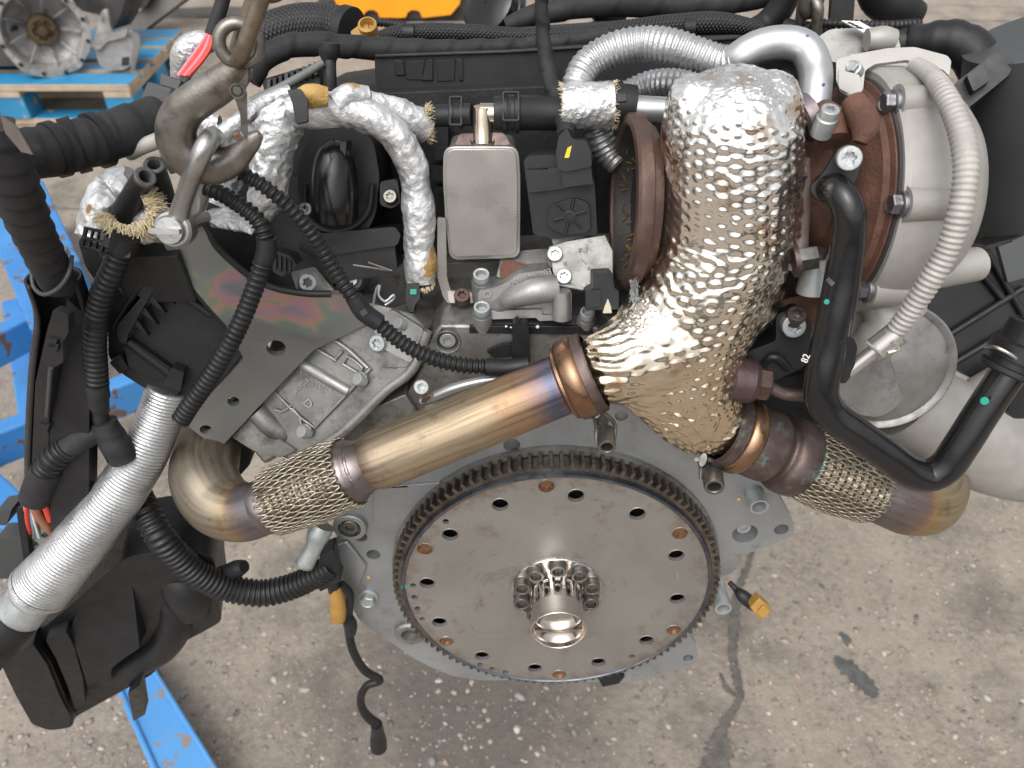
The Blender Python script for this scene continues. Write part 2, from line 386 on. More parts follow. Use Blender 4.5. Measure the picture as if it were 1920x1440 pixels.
def heat_pipe(name, stops, streak=.5):
    """stainless pipe whose oxide colour runs along its length (u)"""
    m, N, L, B = newmat(name)
    uv = N.new('ShaderNodeUVMap'); mp = N.new('ShaderNodeMapping'); mp.inputs['Scale'].default_value = (1.5, 34, 1); L.new(uv.outputs[0], mp.inputs[0])
    st = nz(N, L, 1, 5, .6, vec=mp.outputs[0])
    sp = N.new('ShaderNodeSeparateXYZ'); L.new(uv.outputs[0], sp.inputs[0])
    a = N.new('ShaderNodeMath'); a.operation = 'MULTIPLY_ADD'; L.new(nz(N, L, 45, 3), a.inputs[0]); a.inputs[1].default_value = .16; L.new(sp.outputs['X'], a.inputs[2])
    b = N.new('ShaderNodeMath'); b.operation = 'SUBTRACT'; L.new(a.outputs[0], b.inputs[0]); b.inputs[1].default_value = .08
    col = ramp(N, L, b.outputs[0], stops)
    dk = ramp(N, L, st, [(.36, .30), (.5, .8), (.64, 1.)])
    mm = N.new('ShaderNodeMix'); mm.data_type = 'RGBA'; mm.blend_type = 'MULTIPLY'; mm.inputs[0].default_value = streak
    L.new(col, mm.inputs[6]); L.new(dk, mm.inputs[7]); L.new(mm.outputs[2], B.inputs['Base Color'])
    g = ramp(N, L, nz(N, L, 55, 7, .7), [(.55, 0.), (.75, .75)]); soot = mixc(N, L, g, mm.outputs[2], (.11, .075, .05)); L.new(soot, B.inputs['Base Color'])
    B.inputs['Metallic'].default_value = .85
    L.new(ramp(N, L, st, [(.3, .36), (.7, .52)]), B.inputs['Roughness'])
    bumpn(N, L, B, st, .06, .001)
    return m
tan = (.42, .34, .235)
pipe_long = heat_pipe('heat_tinted_long_pipe', [(0, (.20, .12, .09)), (.06, (.36, .28, .20)), (.14, tan), (.55, (.45, .355, .24)), (.74, (.42, .27, .16)), (.82, (.30, .20, .17)), (.9, (.13, .15, .23)), (.96, (.30, .17, .10)), (1, (.32, .17, .10))], .7)
pipe_elbow = heat_pipe('heat_tinted_elbow_pipe', [(0, (.16, .13, .10)), (.3, (.24, .205, .16)), (.68, (.31, .265, .205)), (.80, (.38, .28, .17)), (.86, (.27, .20, .17)), (.93, (.20, .19, .21)), (1, (.22, .16, .14))], .4)
pipe_elbow2 = heat_pipe('heat_tinted_right_elbow', [(0, (.20, .17, .17)), (.2, (.20, .17, .17)), (.34, (.28, .2, .17)), (.42, (.45, .29, .14)), (.55, (.40, .32, .2)), (1, (.33, .28, .2))], .5)
collar_m = MT('blued_weld_collar', (.19, .16, .155), (.25, .22, .22), .33, .9, 35, .15, 900, .1, dirt=((.17, .10, .08), 40, .5, .7))
clamp_m = MT('copper_brown_clamp', (.25, .15, .085), (.31, .195, .125), .30, .9, 28, .15, 500, .1, dirt=((.24, .115, .07), 30, .48, .68))
def flywheel_mat():
    m, N, L, B = newmat('drive_plate_steel')
    col = ramp(N, L, nz(N, L, 14, 5), [(.35, (.25, .238, .22)), (.65, (.295, .28, .26))])
    g = ramp(N, L, nz(N, L, 38, 8, .75), [(.56, 0.), (.72, 1.)]); col = mixc(N, L, g, col, (.185, .135, .10))
    g = ramp(N, L, nz(N, L, 170, 4, .6), [(.70, 0.), (.74, 1.)]); col = mixc(N, L, g, col, (.13, .10, .08))
    # rust freckles gather near the rim
    c = N.new('ShaderNodeTexCoord'); d = N.new('ShaderNodeVectorMath'); d.operation = 'DISTANCE'; L.new(c.outputs['Object'], d.inputs[0]); d.inputs[1].default_value = FW_C - CUR['o']
    rr = N.new('ShaderNodeMath'); rr.operation = 'MULTIPLY_ADD'; L.new(nz(N, L, 60, 7, .75), rr.inputs[0]); rr.inputs[1].default_value = .10; L.new(d.outputs['Value'], rr.inputs[2])
    g = ramp(N, L, rr.outputs[0], [(.180, 0.), (.20, .7)]); col = mixc(N, L, g, col, (.17, .11, .07))
    L.new(col, B.inputs['Base Color']); B.inputs['Metallic'].default_value = .45
    L.new(ramp(N, L, nz(N, L, 20, 5), [(.3, .36), (.7, .5)]), B.inputs['Roughness'])
    cv = N.new('ShaderNodeCombineXYZ'); L.new(d.outputs['Value'], cv.inputs[0]); rg = nz(N, L, 1500, 2, .5, vec=cv.outputs[0])
    mk = N.new('ShaderNodeMix'); mk.data_type = 'RGBA'; mk.blend_type = 'MULTIPLY'; mk.inputs[0].default_value = .35; L.new(col, mk.inputs[6]); L.new(ramp(N, L, rg, [(.3, .62), (.6, 1.)]), mk.inputs[7])
    sc_ = ramp(N, L, nz(N, L, 7, 9, .8, dist=3.0), [(.60, 0.), (.63, .5), (.66, 0.)]); c2 = mixc(N, L, sc_, mk.outputs[2], (.12, .10, .085)); L.new(c2, B.inputs['Base Color'])
    p_ = bumpn(N, L, B, rg, .10, .0004)
    bumpn(N, L, B, nz(N, L, 600, 4), .12, .0005, p_)
    return m
def iridescent_mat():
    m, N, L, B = newmat('iridescent_passivated_steel')
    f = nz(N, L, 17, 3, .5, dist=.7)
    col = ramp(N, L, f, [(.36, (.12, .12, .12)), (.50, (.15, .15, .145)), (.54, (.13, .19, .16)), (.57, (.21, .20, .14)), (.60, (.31, .19, .15)), (.64, (.29, .17, .20)), (.68, (.18, .17, .19)), (.76, (.14, .14, .14))])
    big = ramp(N, L, nz(N, L, 7, 2), [(.45, 0.), (.60, 1.)])
    col = mixc(N, L, big, (.20, .196, .188), col)
    L.new(col, B.inputs['Base Color']); B.inputs['Metallic'].default_value = .4
    L.new(ramp(N, L, nz(N, L, 50, 4), [(.3, .32), (.7, .45)]), B.inputs['Roughness'])
    bumpn(N, L, B, nz(N, L, 900, 4), .15, .0005)
    return m
def blue_mat(name, c1, c2, chip):
    m, N, L, B = newmat(name)
    col = ramp(N, L, nz(N, L, 5, 4), [(.35, c1), (.65, c2)])
    g = ramp(N, L, nz(N, L, chip[0], 5, .6), [(chip[1], 0.), (chip[1]+.03, 1.)]); col = mixc(N, L, g, col, chip[2])
    L.new(col, B.inputs['Base Color']); B.inputs['Roughness'].default_value = .42
    bumpn(N, L, B, nz(N, L, 40, 4), .15, .003); return m
blue = blue_mat('chipped_blue_paint', (.035, .18, .46), (.055, .235, .54), (20, .585, (.13, .08, .055)))
blue_wood = blue_mat('blue_painted_wood', (.02, .19, .38), (.035, .25, .46), (9, .66, (.42, .34, .26)))
def ground_mat():
    m, N, L, B = newmat('worn_aggregate_concrete')
    col = ramp(N, L, nz(N, L, 6, 6, .6), [(.34, (.185, .155, .125)), (.66, (.315, .267, .218))])
    g = ramp(N, L, nz(N, L, 55, 8, .7), [(.40, 0.), (.70, 1.)]); col = mixc(N, L, g, col, (.355, .303, .25))
    g = ramp(N, L, nz(N, L, 38, 6, .65), [(.58, 0.), (.66, 1.)]); col = mixc(N, L, g, col, (.15, .128, .106))
    g = ramp(N, L, nz(N, L, 130, 5, .6), [(.60, 0.), (.68, 1.)]); col = mixc(N, L, g, col, (.38, .335, .285))
    g = ramp(N, L, nz(N, L, 3.2, 7, .68), [(.50, 0.), (.64, .8)]); col = mixc(N, L, g, col, (.135, .118, .10))
    # damp oily stain under the engine
    c = N.new('ShaderNodeTexCoord'); d = N.new('ShaderNodeVectorMath'); d.operation = 'DISTANCE'; L.new(c.outputs['Object'], d.inputs[0]); d.inputs[1].default_value = STAIN
    q = N.new('ShaderNodeMath'); q.operation = 'MULTIPLY_ADD'; L.new(nz(N, L, 9, 7, .7), q.inputs[0]); q.inputs[1].default_value = .55; L.new(d.outputs['Value'], q.inputs[2])
    g = ramp(N, L, q.outputs[0], [(.40, .8), (.70, 0.)]); col = mixc(N, L, g, col, (.095, .085, .075))
    L.new(col, B.inputs['Base Color']); 
    L.new(ramp(N, L, nz(N, L, 12, 5), [(.3, .6), (.7, .9)]), B.inputs['Roughness'])
    p = bumpn(N, L, B, nz(N, L, 60, 9, .7), .8, .01)
    bumpn(N, L, B, nz(N, L, 260, 5, .6), .5, .003, p)
    return m
# ------------------------------------------------------------------ the yard
STAIN = G(880, 1330)
SH_Z0, SH_Z1 = 0, 1   # set with the shield
CUR['o'] = Vector((0, 0, 0))
gme = mesh([(-40, -6, 0), (40, -6, 0), (40, 90, 0), (-40, 90, 0)], [[0, 1, 2, 3]])
ground = bpy.data.objects.new('ground', gme); COL.objects.link(ground); gme.materials.append(ground_mat()); ground['kind'] = 'structure'
def ribbon(name, pts, mat, parent, z=.0025, jit=.35, n=60, seed=0):
    """flat uneven strip lying on the ground; pts (px,py,half width px)"""
    L = []
    for a in pts:
        p = G(a[0], a[1]); L.append((p.x, p.y, p.z, a[2]*mpp(p)))
    D = catmull(L, max(4, n//len(pts))); T = np.gradient(D[:, :2], axis=0); T /= np.linalg.norm(T, axis=1)[:, None]
    Nn = np.stack([-T[:, 1], T[:, 0]], 1); r = random.Random(seed); V = []; F = []
    for k in range(len(D)):
        w = D[k, 3]
        a = w*(1+jit*r.uniform(-1, 1)); b = w*(1+jit*r.uniform(-1, 1))
        V += [(D[k, 0]+Nn[k, 0]*a, D[k, 1]+Nn[k, 1]*a, z), (D[k, 0]-Nn[k, 0]*b, D[k, 1]-Nn[k, 1]*b, z)]
        if k: F.append([2*k-2, 2*k-1, 2*k+1, 2*k])
    return link(name, mesh(V, F), mat, parent, smooth=False)
soil = MT('joint_soil', (.09, .08, .07), (.15, .135, .12), .9, 0, 60, .8, 200, .05, bd=.006)
ribbon('joint_dirt', [(1412, 1030, 4), (1396, 1075, 6), (1380, 1120, 8), (1376, 1180, 9), (1374, 1230, 8), (1382, 1275, 8), (1386, 1310, 7), (1366, 1345, 8), (1352, 1372, 12), (1350, 1400, 24), (1345, 1460, 30)], soil, ground, seed=1, n=90)
ribbon('joint_dirt', [(1350, 1262, 2), (1362, 1290, 5), (1378, 1305, 4)], soil, ground, seed=2)
tar = MT('dark_tar_patch', (.055, .057, .058), (.10, .10, .095), .6, 0, 40, .5, 200, .1, bd=.004)
ribbon('tar_patch', [(1566, 1232, 4), (1580, 1246, 15), (1600, 1262, 19), (1622, 1284, 16), (1634, 1300, 13), (1640, 1310, 4)], tar, ground, seed=11, jit=.3, n=40)
ribbon('tar_patch', [(1575, 1186, 3), (1586, 1198, 8), (1592, 1212, 5)], tar, ground, seed=12)
ribbon('joint_dirt', [(60, 388, 1.3), (180, 394, 1.5), (360, 398, 1.5), (520, 396, 1.2)], soil, ground, seed=3, jit=.2)
for k, (y0, y1) in enumerate([(8, 14), (34, 42), (66, 78)]):
    ribbon('joint_dirt', [(1760, y0, .7), (1830, y0+4, .8), (1930, y1, .8)], soil, ground, seed=5+k, jit=.3)
# pebbles and chips of the aggregate
def pebbles():
    r = random.Random(3); V = []; F = []; C = []
    ico = bmesh.new(); bmesh.ops.create_icosphere(ico, subdivisions=1, radius=1); iv = [v.co.copy() for v in ico.verts]; fi = [[v.index for v in f.verts] for f in ico.faces]; ico.free()
    pal = [(.37, .32, .28), (.42, .37, .33), (.30, .25, .21), (.20, .185, .17), (.26, .23, .20), (.38, .28, .21), (.34, .29, .23), (.27, .25, .24), (.42, .38, .345), (.33, .29, .25), (.16, .15, .145)]
    for k in range(4200):
        x = r.uniform(-60, 1980); y = 560+(1500-560)*r.random()**.8
        p = G(x, y); s = (.0025+.0065*r.random()**3)*(1 if r.random() < .985 else 1.8)
        ax = r.uniform(.6, 1.4); ay = r.uniform(.6, 1.1); az = r.uniform(.18, .42); ro = Matrix.Rotation(r.random()*6.3, 3, 'Z') @ Matrix.Rotation(r.uniform(-.4, .4), 3, 'X')
        b = len(V); c = pal[min(int(r.random()*len(pal)), len(pal)-1)]; f_ = r.uniform(.75, 1.15); c = tuple(q*f_ for q in c)
        for v in iv:
            q = ro @ Vector((v.x*ax, v.y*ay, v.z*az))*s*r.uniform(.82, 1.12); V.append((p.x+q.x, p.y+q.y, q.z+s*az*.05))
        F += [[b+i for i in f] for f in fi]; C += [c]*len(iv)
    me = mesh(V, F); ca = me.color_attributes.new('Col', 'FLOAT_COLOR', 'POINT')
    ca.data.foreach_set('color', np.array([(*c, 1) for c in C], dtype=np.float32).ravel())
    m, N, L, B = newmat('pebble'); at = N.new('ShaderNodeVertexColor'); at.layer_name = 'Col'; L.new(at.outputs[0], B.inputs['Base Color']); B.inputs['Roughness'].default_value = .7
    bumpn(N, L, B, nz(N, L, 300, 4), .4, .002)
    o = bpy.data.objects.new('gravel', me); COL.objects.link(o); me.materials.append(m); o['kind'] = 'stuff'
    o['label'] = 'small pebbles and stone chips set in the worn concrete yard'; o['category'] = 'gravel'
    me.polygons.foreach_set('use_smooth', [True]*len(me.polygons))
pebbles()
def bx(name, c, s, mat, parent=None, rot=0, bw=.004, mat2=None, label=None):
    """box centred at world c with size s, turned about z; mat2 paints the sides"""
    x, y, z = (q/2 for q in s); R = Matrix.Rotation(rot, 3, 'Z'); c = Vector(c)
    V = [c+R @ Vector((a*x, b*y, d*z)) for a in (-1, 1) for b in (-1, 1) for d in (-1, 1)]
    me = mesh(V, [[0, 1, 3, 2], [4, 6, 7, 5], [0, 4, 5, 1], [2, 3, 7, 6], [0, 2, 6, 4], [1, 5, 7, 3]])
    me.materials.append(mat)
    if mat2:
        me.materials.append(mat2)
        for i, f in enumerate(me.polygons): f.material_index = 0 if i == 5 else 1
    o = link(name, me, None, parent, label, smooth=False)
    if bw: bev(o, bw, 2)
    return o
# blue pallet with the old gearbox
PT = .205
c0 = G(240, 158, PT)
thing('pallet', 'blue painted wooden pallet with worn pale board edges under the old gearbox', 'pallet', (c0.x-.6, c0.y+.4, 0))
for k, (y, w) in enumerate([(0, .145), (.19, .1), (.345, .145), (.53, .1), (.655, .145)]):
    bx('board', (c0.x-.6, c0.y+y+w/2, PT-.018), (1.2, w, .034), blue_wood, mat2=wood)
for x in (.07, .6, 1.13): bx('stringer_board', (c0.x-x, c0.y+.4, PT-.051), (.13, .8, .030), blue_wood, mat2=wood)
for x in (.07, .6, 1.13):
    for y in (.07, .4, .73): bx('block', (c0.x-x, c0.y+y, .087), (.14, .13, .106), blue_wood, bw=.003)
for y in (.07, .4, .73): bx('bottom_board', (c0.x-.6, c0.y+y, .017), (1.2, .11, .032), blue_wood, mat2=wood)
gb = G(122, 146, PT+.003); gax = Vector((.42, -.80, .10)).normalized(); gc = gb+Vector((-.05, .05, .192))
thing('gearbox', 'weathered grey gearbox with its round bell housing open, on the blue pallet', 'gearbox', gb)
lob = lambda th: 1+.05*np.maximum(0, np.cos(5*th+.6))**3+.03*np.sin(3*th)
bell = lathe('bell_housing', gc, gax, [(.08, -.55), (.105, -.5), (.10, -.3), (.13, -.22), (.15, -.12), (.182, -.03, lob), (.197, -.025, lob), (.197, 0, lob), (.172, .0), (.165, -.02), (.15, -.08), (.11, -.11), (.07, -.12), (.01, -.12)], grey_cast, seg=56)
u_ = gax.orthogonal().normalized(); w_ = gax.cross(u_)
for k in range(9):
    a = k*2*math.pi/9+.2; d = u_*math.cos(a)+w_*math.sin(a)
    rod('rib', gc+d*.07-gax*.105, gc+d*.16-gax*.03, .008, .006, grey_cast, bell, seg=6)
for k in range(12):
    a = k*2*math.pi/12; d = u_*math.cos(a)+w_*math.sin(a); bolt('stud', gc+d*.185+gax*.004, gax, .009, dark_scrap, bell, 'bolt_hole', .3)
lathe('input_hub', gc-gax*.12, gax, [(.068, 0), (.07, .05), (.062, .06), (.045, .06), (.04, .045), (.02, .045), (.02, .08), (.001, .08)], brown_oil, seg=32)
for k in range(5):
    a = k*2*math.pi/5; d = u_*math.cos(a)+w_*math.sin(a); bolt('cap', gc-gax*.062+d*.045, gax, .011, brown_oil, None, 'bolt')
gy = gb.y+.10; gpl = Plane(A(215, 95, gy), (.25, -.95, .15))
plate('side_casing', [(176, 85), (200, 72), (238, 62), (252, 80), (250, 118), (238, 130), (200, 134), (186, 122)], gpl, .14, grey_cast, rc=8, bw=.012)
plate('casing_window', [(228, 108), (242, 106), (242, 122), (228, 124)], gpl.off(.004), .01, dark_scrap, bw=.003)
plate('casing_arm', [(170, 88), (182, 55), (190, 20), (200, 18), (206, 50), (212, 62), (240, 55), (236, 70), (200, 78), (186, 95)], gpl.off(.02), .05, grey_cast, rc=6, bw=.010)
plate('lever', [(246, 58), (262, 66), (264, 82), (252, 134), (244, 132), (250, 90)], gpl.off(.03), .03, grey_scrap, rc=4, bw=.006)
# dark scrap behind
e0 = G(10, 120, PT)
thing('scrap_engine', 'dark oily scrap engine block beside the open bell housing', 'engine', (e0.x, e0.y+.2, PT))
epl = Plane(A(10, 60, gb.y+.12), (.1, -.97, .2))
plate('engine_block', [(-90, -60), (60, -60), (44, -10), (30, 50), (36, 90), (48, 108), (20, 118), (-90, 122)], epl, .22, dark_scrap, rc=10, bw=.02)
plate('cylinder_head', [(90, -70), (235, -70), (240, -10), (222, 40), (206, 62), (196, 30), (150, 20), (120, -20)], epl.off(-.25), .3, dark_scrap, rc=10, bw=.02)
plate('oil_pan', [(-90, 88), (38, 92), (60, 112), (30, 124), (-90, 126)], epl.off(.03), .15, dark_scrap, rc=8, bw=.015)
rod('intake_pipe', epl.off(.03).at(-10, 20), epl.off(.03).at(26, 60), .03, .03, dark_scrap)
for k in range(4): bolt('cap', epl.off(.01).at(4+9*k, 40+14*(k % 2)), (0, -1, .3), .014, rust if k % 2 else grey_scrap, None, 'bolt')
a0 = G(300, 82)
thing('axle_arms', 'dusty grey axle arms lying crosswise behind the gearbox', 'axle', (a0.x, a0.y+.4, 0))
apl = Plane(A(290, 30, a0.y+.2), (0, -.97, .25))
plate('arm', [(228, 62), (250, 30), (300, -10), (350, -60), (390, -60), (345, 0), (285, 45), (255, 68)], apl, .10, grey_scrap, rc=6, bw=.015)
plate('arm', [(250, 20), (400, 12), (640, 20), (640, 34), (400, 30), (270, 42)], apl.off(-.3), .12, grey_scrap, rc=5, bw=.012)
plate('cross_member', [(300, 36), (620, 34), (620, 58), (300, 64)], apl.off(-.35), .3, dark_scrap, rc=3, bw=.01)
plate('hanger', [(225, -60), (290, -60), (285, -6), (270, 18), (240, 12), (226, -10)], apl.off(.06), .12, dark_scrap, rc=8, bw=.012)
# orange plastic container
oy = G(740, 44).y
thing('orange_container', 'bright orange plastic container with two rounded notches in its lower edge', 'container', (A(740, 44, oy).x, oy+.2, 0))
pl = Plane(A(740, 40, oy), (0, -1, .08))
arch = lambda x, w: [(x-w, 33), (x-w*.8, 24), (x-w*.3, 19), (x+w*.3, 19), (x+w*.8, 24), (x+w, 33)]
plate('body', [(600, -190), (880, -190), (868, -40), (862, 8), (845, 28), (800, 33)]+arch(776, 15)[::-1]+[(745, 34), (722, 33)]+arch(696, 15)[::-1]+[(660, 30), (632, 14), (620, -20)], pl, .45, orange_p, bw=.03, seg=3)
plate('base', [(592, 4), (872, 4), (872, 46), (592, 46)], pl.off(-.05), .4, dark_scrap, bw=.01)
plate('notch_lining', [(655, 12), (815, 12), (815, 36), (655, 36)], pl.off(-.03), .02, dark_scrap, bw=0)
# blue steel frame on the ground at the left
def beam(name, a, b, z, w, h, mat=blue, parent=None):
    p, q = G(*a, z), G(*b, z); d = q-p; L_ = d.length
    return bx(name, (p+q)/2-Vector((0, 0, h/2)), (L_, w, h), mat, parent, rot=math.atan2(d.y, d.x), bw=.006)
fb = G(40, 700, 0)
thing('steel_frame', 'chipped blue painted steel frame of box beams on the yard at far left', 'frame', fb)
beam('beam', (72, 340), (140, 490), .22, .03, .20)
beam('beam', (-60, 645), (62, 583), .26, .05, .10)
beam('beam', (-70, 826), (300, 684), .26, .05, .10)
beam('upright_plate', (-20, 385), (78, 610), .30, .06, .26)
beam('upright_plate', (-60, 880), (52, 985), .22, .08, .2)
beam('tie_bar', (20, 560), (75, 900), .05, .06, .05)
for (x, y) in ((40, 463), (96, 440), (118, 470)): bolt('cap', G(x, y, .30), (0, 0, 1), .016, grey_scrap, None, 'bolt')
bf = G(290, 1340, 0)
thing('fork_beam', 'flat light blue painted steel fork with scuffed raised edges under the black box', 'fork', bf)
zf = .085
P1 = [G(190, 1215, zf), G(262, 1215, zf), G(405, 1445, zf), G(440, 1500, zf), G(325, 1500, zf), G(292, 1445, zf)]
blue_l = blue_mat('scuffed_light_blue_paint', (.05, .21, .48), (.075, .26, .54), (30, .60, (.22, .17, .14)))
o = link('fork_top', extrude_poly(P1, [], Vector((0, 0, 1)), .05), blue_l); bev(o, .004)
for a, b in ((P1[0], P1[5]), (P1[5], P1[4])): rod('raised_edge', a+Vector((0, 0, .002)), b+Vector((0, 0, .002)), .006, .006, blue_l)
for a, b in ((P1[1], P1[2]),): rod('raised_edge', a+Vector((0, 0, .001)), b+Vector((0, 0, .001)), .005, .005, blue_l)
for f_ in (.15, .8):
    p = P1[0].lerp(P1[4], f_).lerp(P1[1].lerp(P1[3], f_), .5); bx('foot', (p.x, p.y, .0175), (.06, .06, .035), grey_scrap)
# ------------------------------------------------------------------ the engine
EN = Vector((0, -math.cos(math.radians(7)), math.sin(math.radians(7))))     # outward normal of its rear face
_d = .72
FW_C = CAM + ray(1043, 1106)*_d
ENG = thing('engine', 'removed vee engine hanging by its rear lifting bracket from the crane hook', 'engine', (FW_C.x, FW_C.y+.25, .72))
FWP = Plane(FW_C, EN)
RPL = FWP.off(-.024)        # rear plate
e_u, e_v = FWP.frame()
# --- rear plate round the drive plate
rp = plate('rear_plate', [(645, 960), (630, 1010), (628, 1060), (642, 1108), (672, 1160), (712, 1192), (745, 1212), (772, 1232), (805, 1250), (850, 1268), (905, 1276), (990, 1275), (1100, 1278), (1190, 1280), (1255, 1262), (1303, 1243), (1310, 1232), (1305, 1208), (1290, 1190), (1330, 1130), (1345, 1042), (1405, 1037), (1478, 1010), (1490, 996), (1488, 978), (1450, 912), (1400, 880), (1340, 850), (1200, 765), (1000, 720), (800, 760), (720, 850)],
    RPL, .016, alu_plate, label='grey aluminium rear plate behind the drive plate', holes=[(676, 1007, 13), (700, 1040, 13), (1465, 993, 13.5), (1290, 1234, 10), (1397, 1001, 24), (960, 835, 16), (1165, 780, 12)], rc=12, bw=.0015)
bk = plate('plate_backing', [(668, 995), (668, 1090), (900, 1250), (1275, 1222), (1325, 1040), (1455, 1003), (1475, 990), (1440, 925), (1200, 790), (900, 800)], RPL.off(-.012), .004, alu_dirty, rp)
plate('recessed_pocket', [(632, 1022), (650, 1015), (688, 1063), (669, 1112), (650, 1108), (634, 1070)], RPL.off(.0035), .004, alu_plate, rp, bw=.002)
plate('raised_rib', [(700, 915), (830, 905), (800, 960), (740, 1000), (700, 985)], RPL.off(.003), .004, alu_plate, rp, rc=10, bw=.002)
plate('raised_rib', [(1345, 855), (1455, 912), (1448, 922), (1340, 870)], RPL.off(.003), .004, alu_plate, rp, rc=4, bw=.0015)
def onplate(kind, px, py, rpx, mat, t=0, **k):
    p = RPL.at(px, py)+EN*t; return bolt(kind, p, EN, rpx*mpp(p), mat, rp, **k)
lathe('bolt_boss', RPL.at(657, 984), EN, [(.0155, -.01), (.0155, .004), (.0145, .005), (.0105, .005)], alu_plate, rp, seg=32)
onplate('torx', 657, 983, 17, zinc_dark, .004)
onplate('hex', 691, 1118, 14, zinc, .001)
onplate('torx', 1397, 997, 14, zinc, -.005)
for (x, y, r) in ((1413, 922, 18), (1348, 1112, 16)):
    p = RPL.at(x, y); R = r*mpp(p)
    lathe('dowel_sleeve', p, EN, [(R, -.01), (R, .018), (R*.95, .0195), (R*.75, .0195), (R*.7, .018), (R*.68, -.01), (.0005, -.01)], zinc, rp, seg=32)
onplate('torx', 1348, 1114, 10, zinc_dark, .008)
p = RPL.at(770, 1180); lathe('bolt_boss', p, EN, [(.016, -.01), (.016, .006), (.014, .008), (.009, .008), (.008, 0), (.0005, 0)], alu_dirty, rp, seg=32)
lathe('sensor_boss', RPL.at(1352, 1065), EN, [(.024, -.05), (.022, -.010), (.017, -.004), (.0005, -.003)], alu_plate, rp, seg=32)
for (x, y, m_) in ((691, 1083, yellow_mark), (1385, 936, yellow_mark)): bolt('cap', RPL.at(x, y), EN, .0014, m_, rp, 'paint_dot', .3)
# --- drive plate (flywheel)
R0 = .144
angs = lambda px, py: FWP.at(px, py)
big = [(938, 947), (1080, 930), (1195, 964), (1268, 1042), (1270, 1123), (1212, 1201), (1122, 1242), (1003, 1253), (904, 1230), (824, 1167), (801, 1094), (844, 1003)]
small = [(836, 978), (775, 1098), (777, 1120), (783, 1141), (792, 1161), (899, 1247), (923, 1254), (947, 1261), (1185, 1231)]
cop = [(1024, 908), (793, 1028), (829, 1206), (1049, 1271), (1263, 1181), (1275, 1000)]
def cc(c, r, n): return [c+e_u*(r*math.cos(2*math.pi*i/n))+e_v*(r*math.sin(2*math.pi*i/n)) for i in range(n)]
def inr(q, m):
    d = FWP.at(*q)-FW_C; return FW_C+d*min(1, m/d.length)
holes = [cc(inr(q, .1255), .0070, 24) for q in big]+[cc(inr(q, .1355), .0030, 16) for q in small]+[cc(inr(q, .1305), .0066, 24) for q in cop]
fwm = flywheel_mat()
fw = link('drive_plate', extrude_poly(cc(FW_C, R0-.004, 128), holes, EN, .0035), fwm, None, 'round brownish steel drive plate with ring of holes')
lathe('rim', FW_C, EN, [(R0-.0041, -.006), (R0-.0041, .0004), (R0-.003, .0014), (R0-.001, .001), (R0, -.002), (R0, -.012), (R0-.01, -.012)], MT('blued_steel_rim', (.10, .12, .16), (.20, .21, .23), .3, .95, 60, .1, 800, .1), fw, seg=128)
for q in cop:
    c = inr(q, .1305); lathe('rivet', c, EN, [(.0066, .0002), (.0064, -.0004), (.005, -.0035), (.003, -.0042), (.0002, -.0042)], copper, fw, seg=24)
    lathe('rivet_rim', c, EN, [(.0078, .0001), (.0074, .0007), (.0068, .0006), (.0065, -.002)], fwm, fw, seg=24)
for q in big: lathe('hole_lip', inr(q, .1255), EN, [(.0082, .0001), (.0078, .0005), (.0071, .0003), (.0069, -.004)], fwm, fw, seg=24)
bkp = lathe('hole_shade_disc', FW_C-EN*.0195, EN, [(.0005, 0), (R0-.02, 0), (R0-.004, -.002)], void, fw, seg=64)  # black disc stands in for the shade seen through the holes
def ringgear():
    n = 108; prof = []; V = []; F = []
    ro, ri = .1525, .1472; k = 0
    for i in range(n):
        a = 2*math.pi*i/n; s = 2*math.pi/n
        for (f, r) in ((-.5, ri), (-.22, ri), (-.15, ro), (.15, ro), (.22, ri)):
            prof.append((a+f*s, r))
    m = len(prof)
    for t in (-.004, -.0185):
        for a, r in prof: V.append(FW_C+EN*t+e_u*(r*math.cos(a))+e_v*(r*math.sin(a)))
    for a, r in prof: V.append(FW_C-EN*.004+e_u*((R0-.006)*math.cos(a))+e_v*((R0-.006)*math.sin(a)))
    for i in range(m):
        j = (i+1) % m; F += [[i, j, m+j, m+i], [i, 2*m+i, 2*m+j, j]]
    return mesh(V, F)
link('ring_gear', ringgear(), MT('brown_gear_steel', (.13, .112, .092), (.21, .183, .155), .42, .85, 90, .3, 500, .12, dirt=((.07, .045, .03), 80, .5, .7)), fw, 'toothed starter ring around the drive plate', angle=20)
lathe('ring_shroud', FW_C-EN*.0195, EN, [(.150, -.004), (.1545, -.004), (.1545, .0), (.148, .0)], alu_dirty, fw, seg=96)
# stamped marks
text('stamped_mark', 'R 1hg', FWP, 893, 976, 9, 40, MT('bright_scratch', (.6, .55, .5), None, .3, .9), fw, .0003)
text('stamped_mark', '059 105 323', FWP, 1128, 940, 6, -12, fwm, fw, .0003); text('stamped_mark', '23 019', FWP, 1138, 949, 5, -12, fwm, fw, .0003)
text('stamped_mark', '11/1', FWP, 1271, 1080, 7, -85, MT('bright_scratch2', (.6, .55, .5), None, .3, .9), fw, .0003)
bolt('cap', FWP.at(758, 1100)+EN*.0004, EN, .0028, green_mark, fw, 'paint_dot', .2)
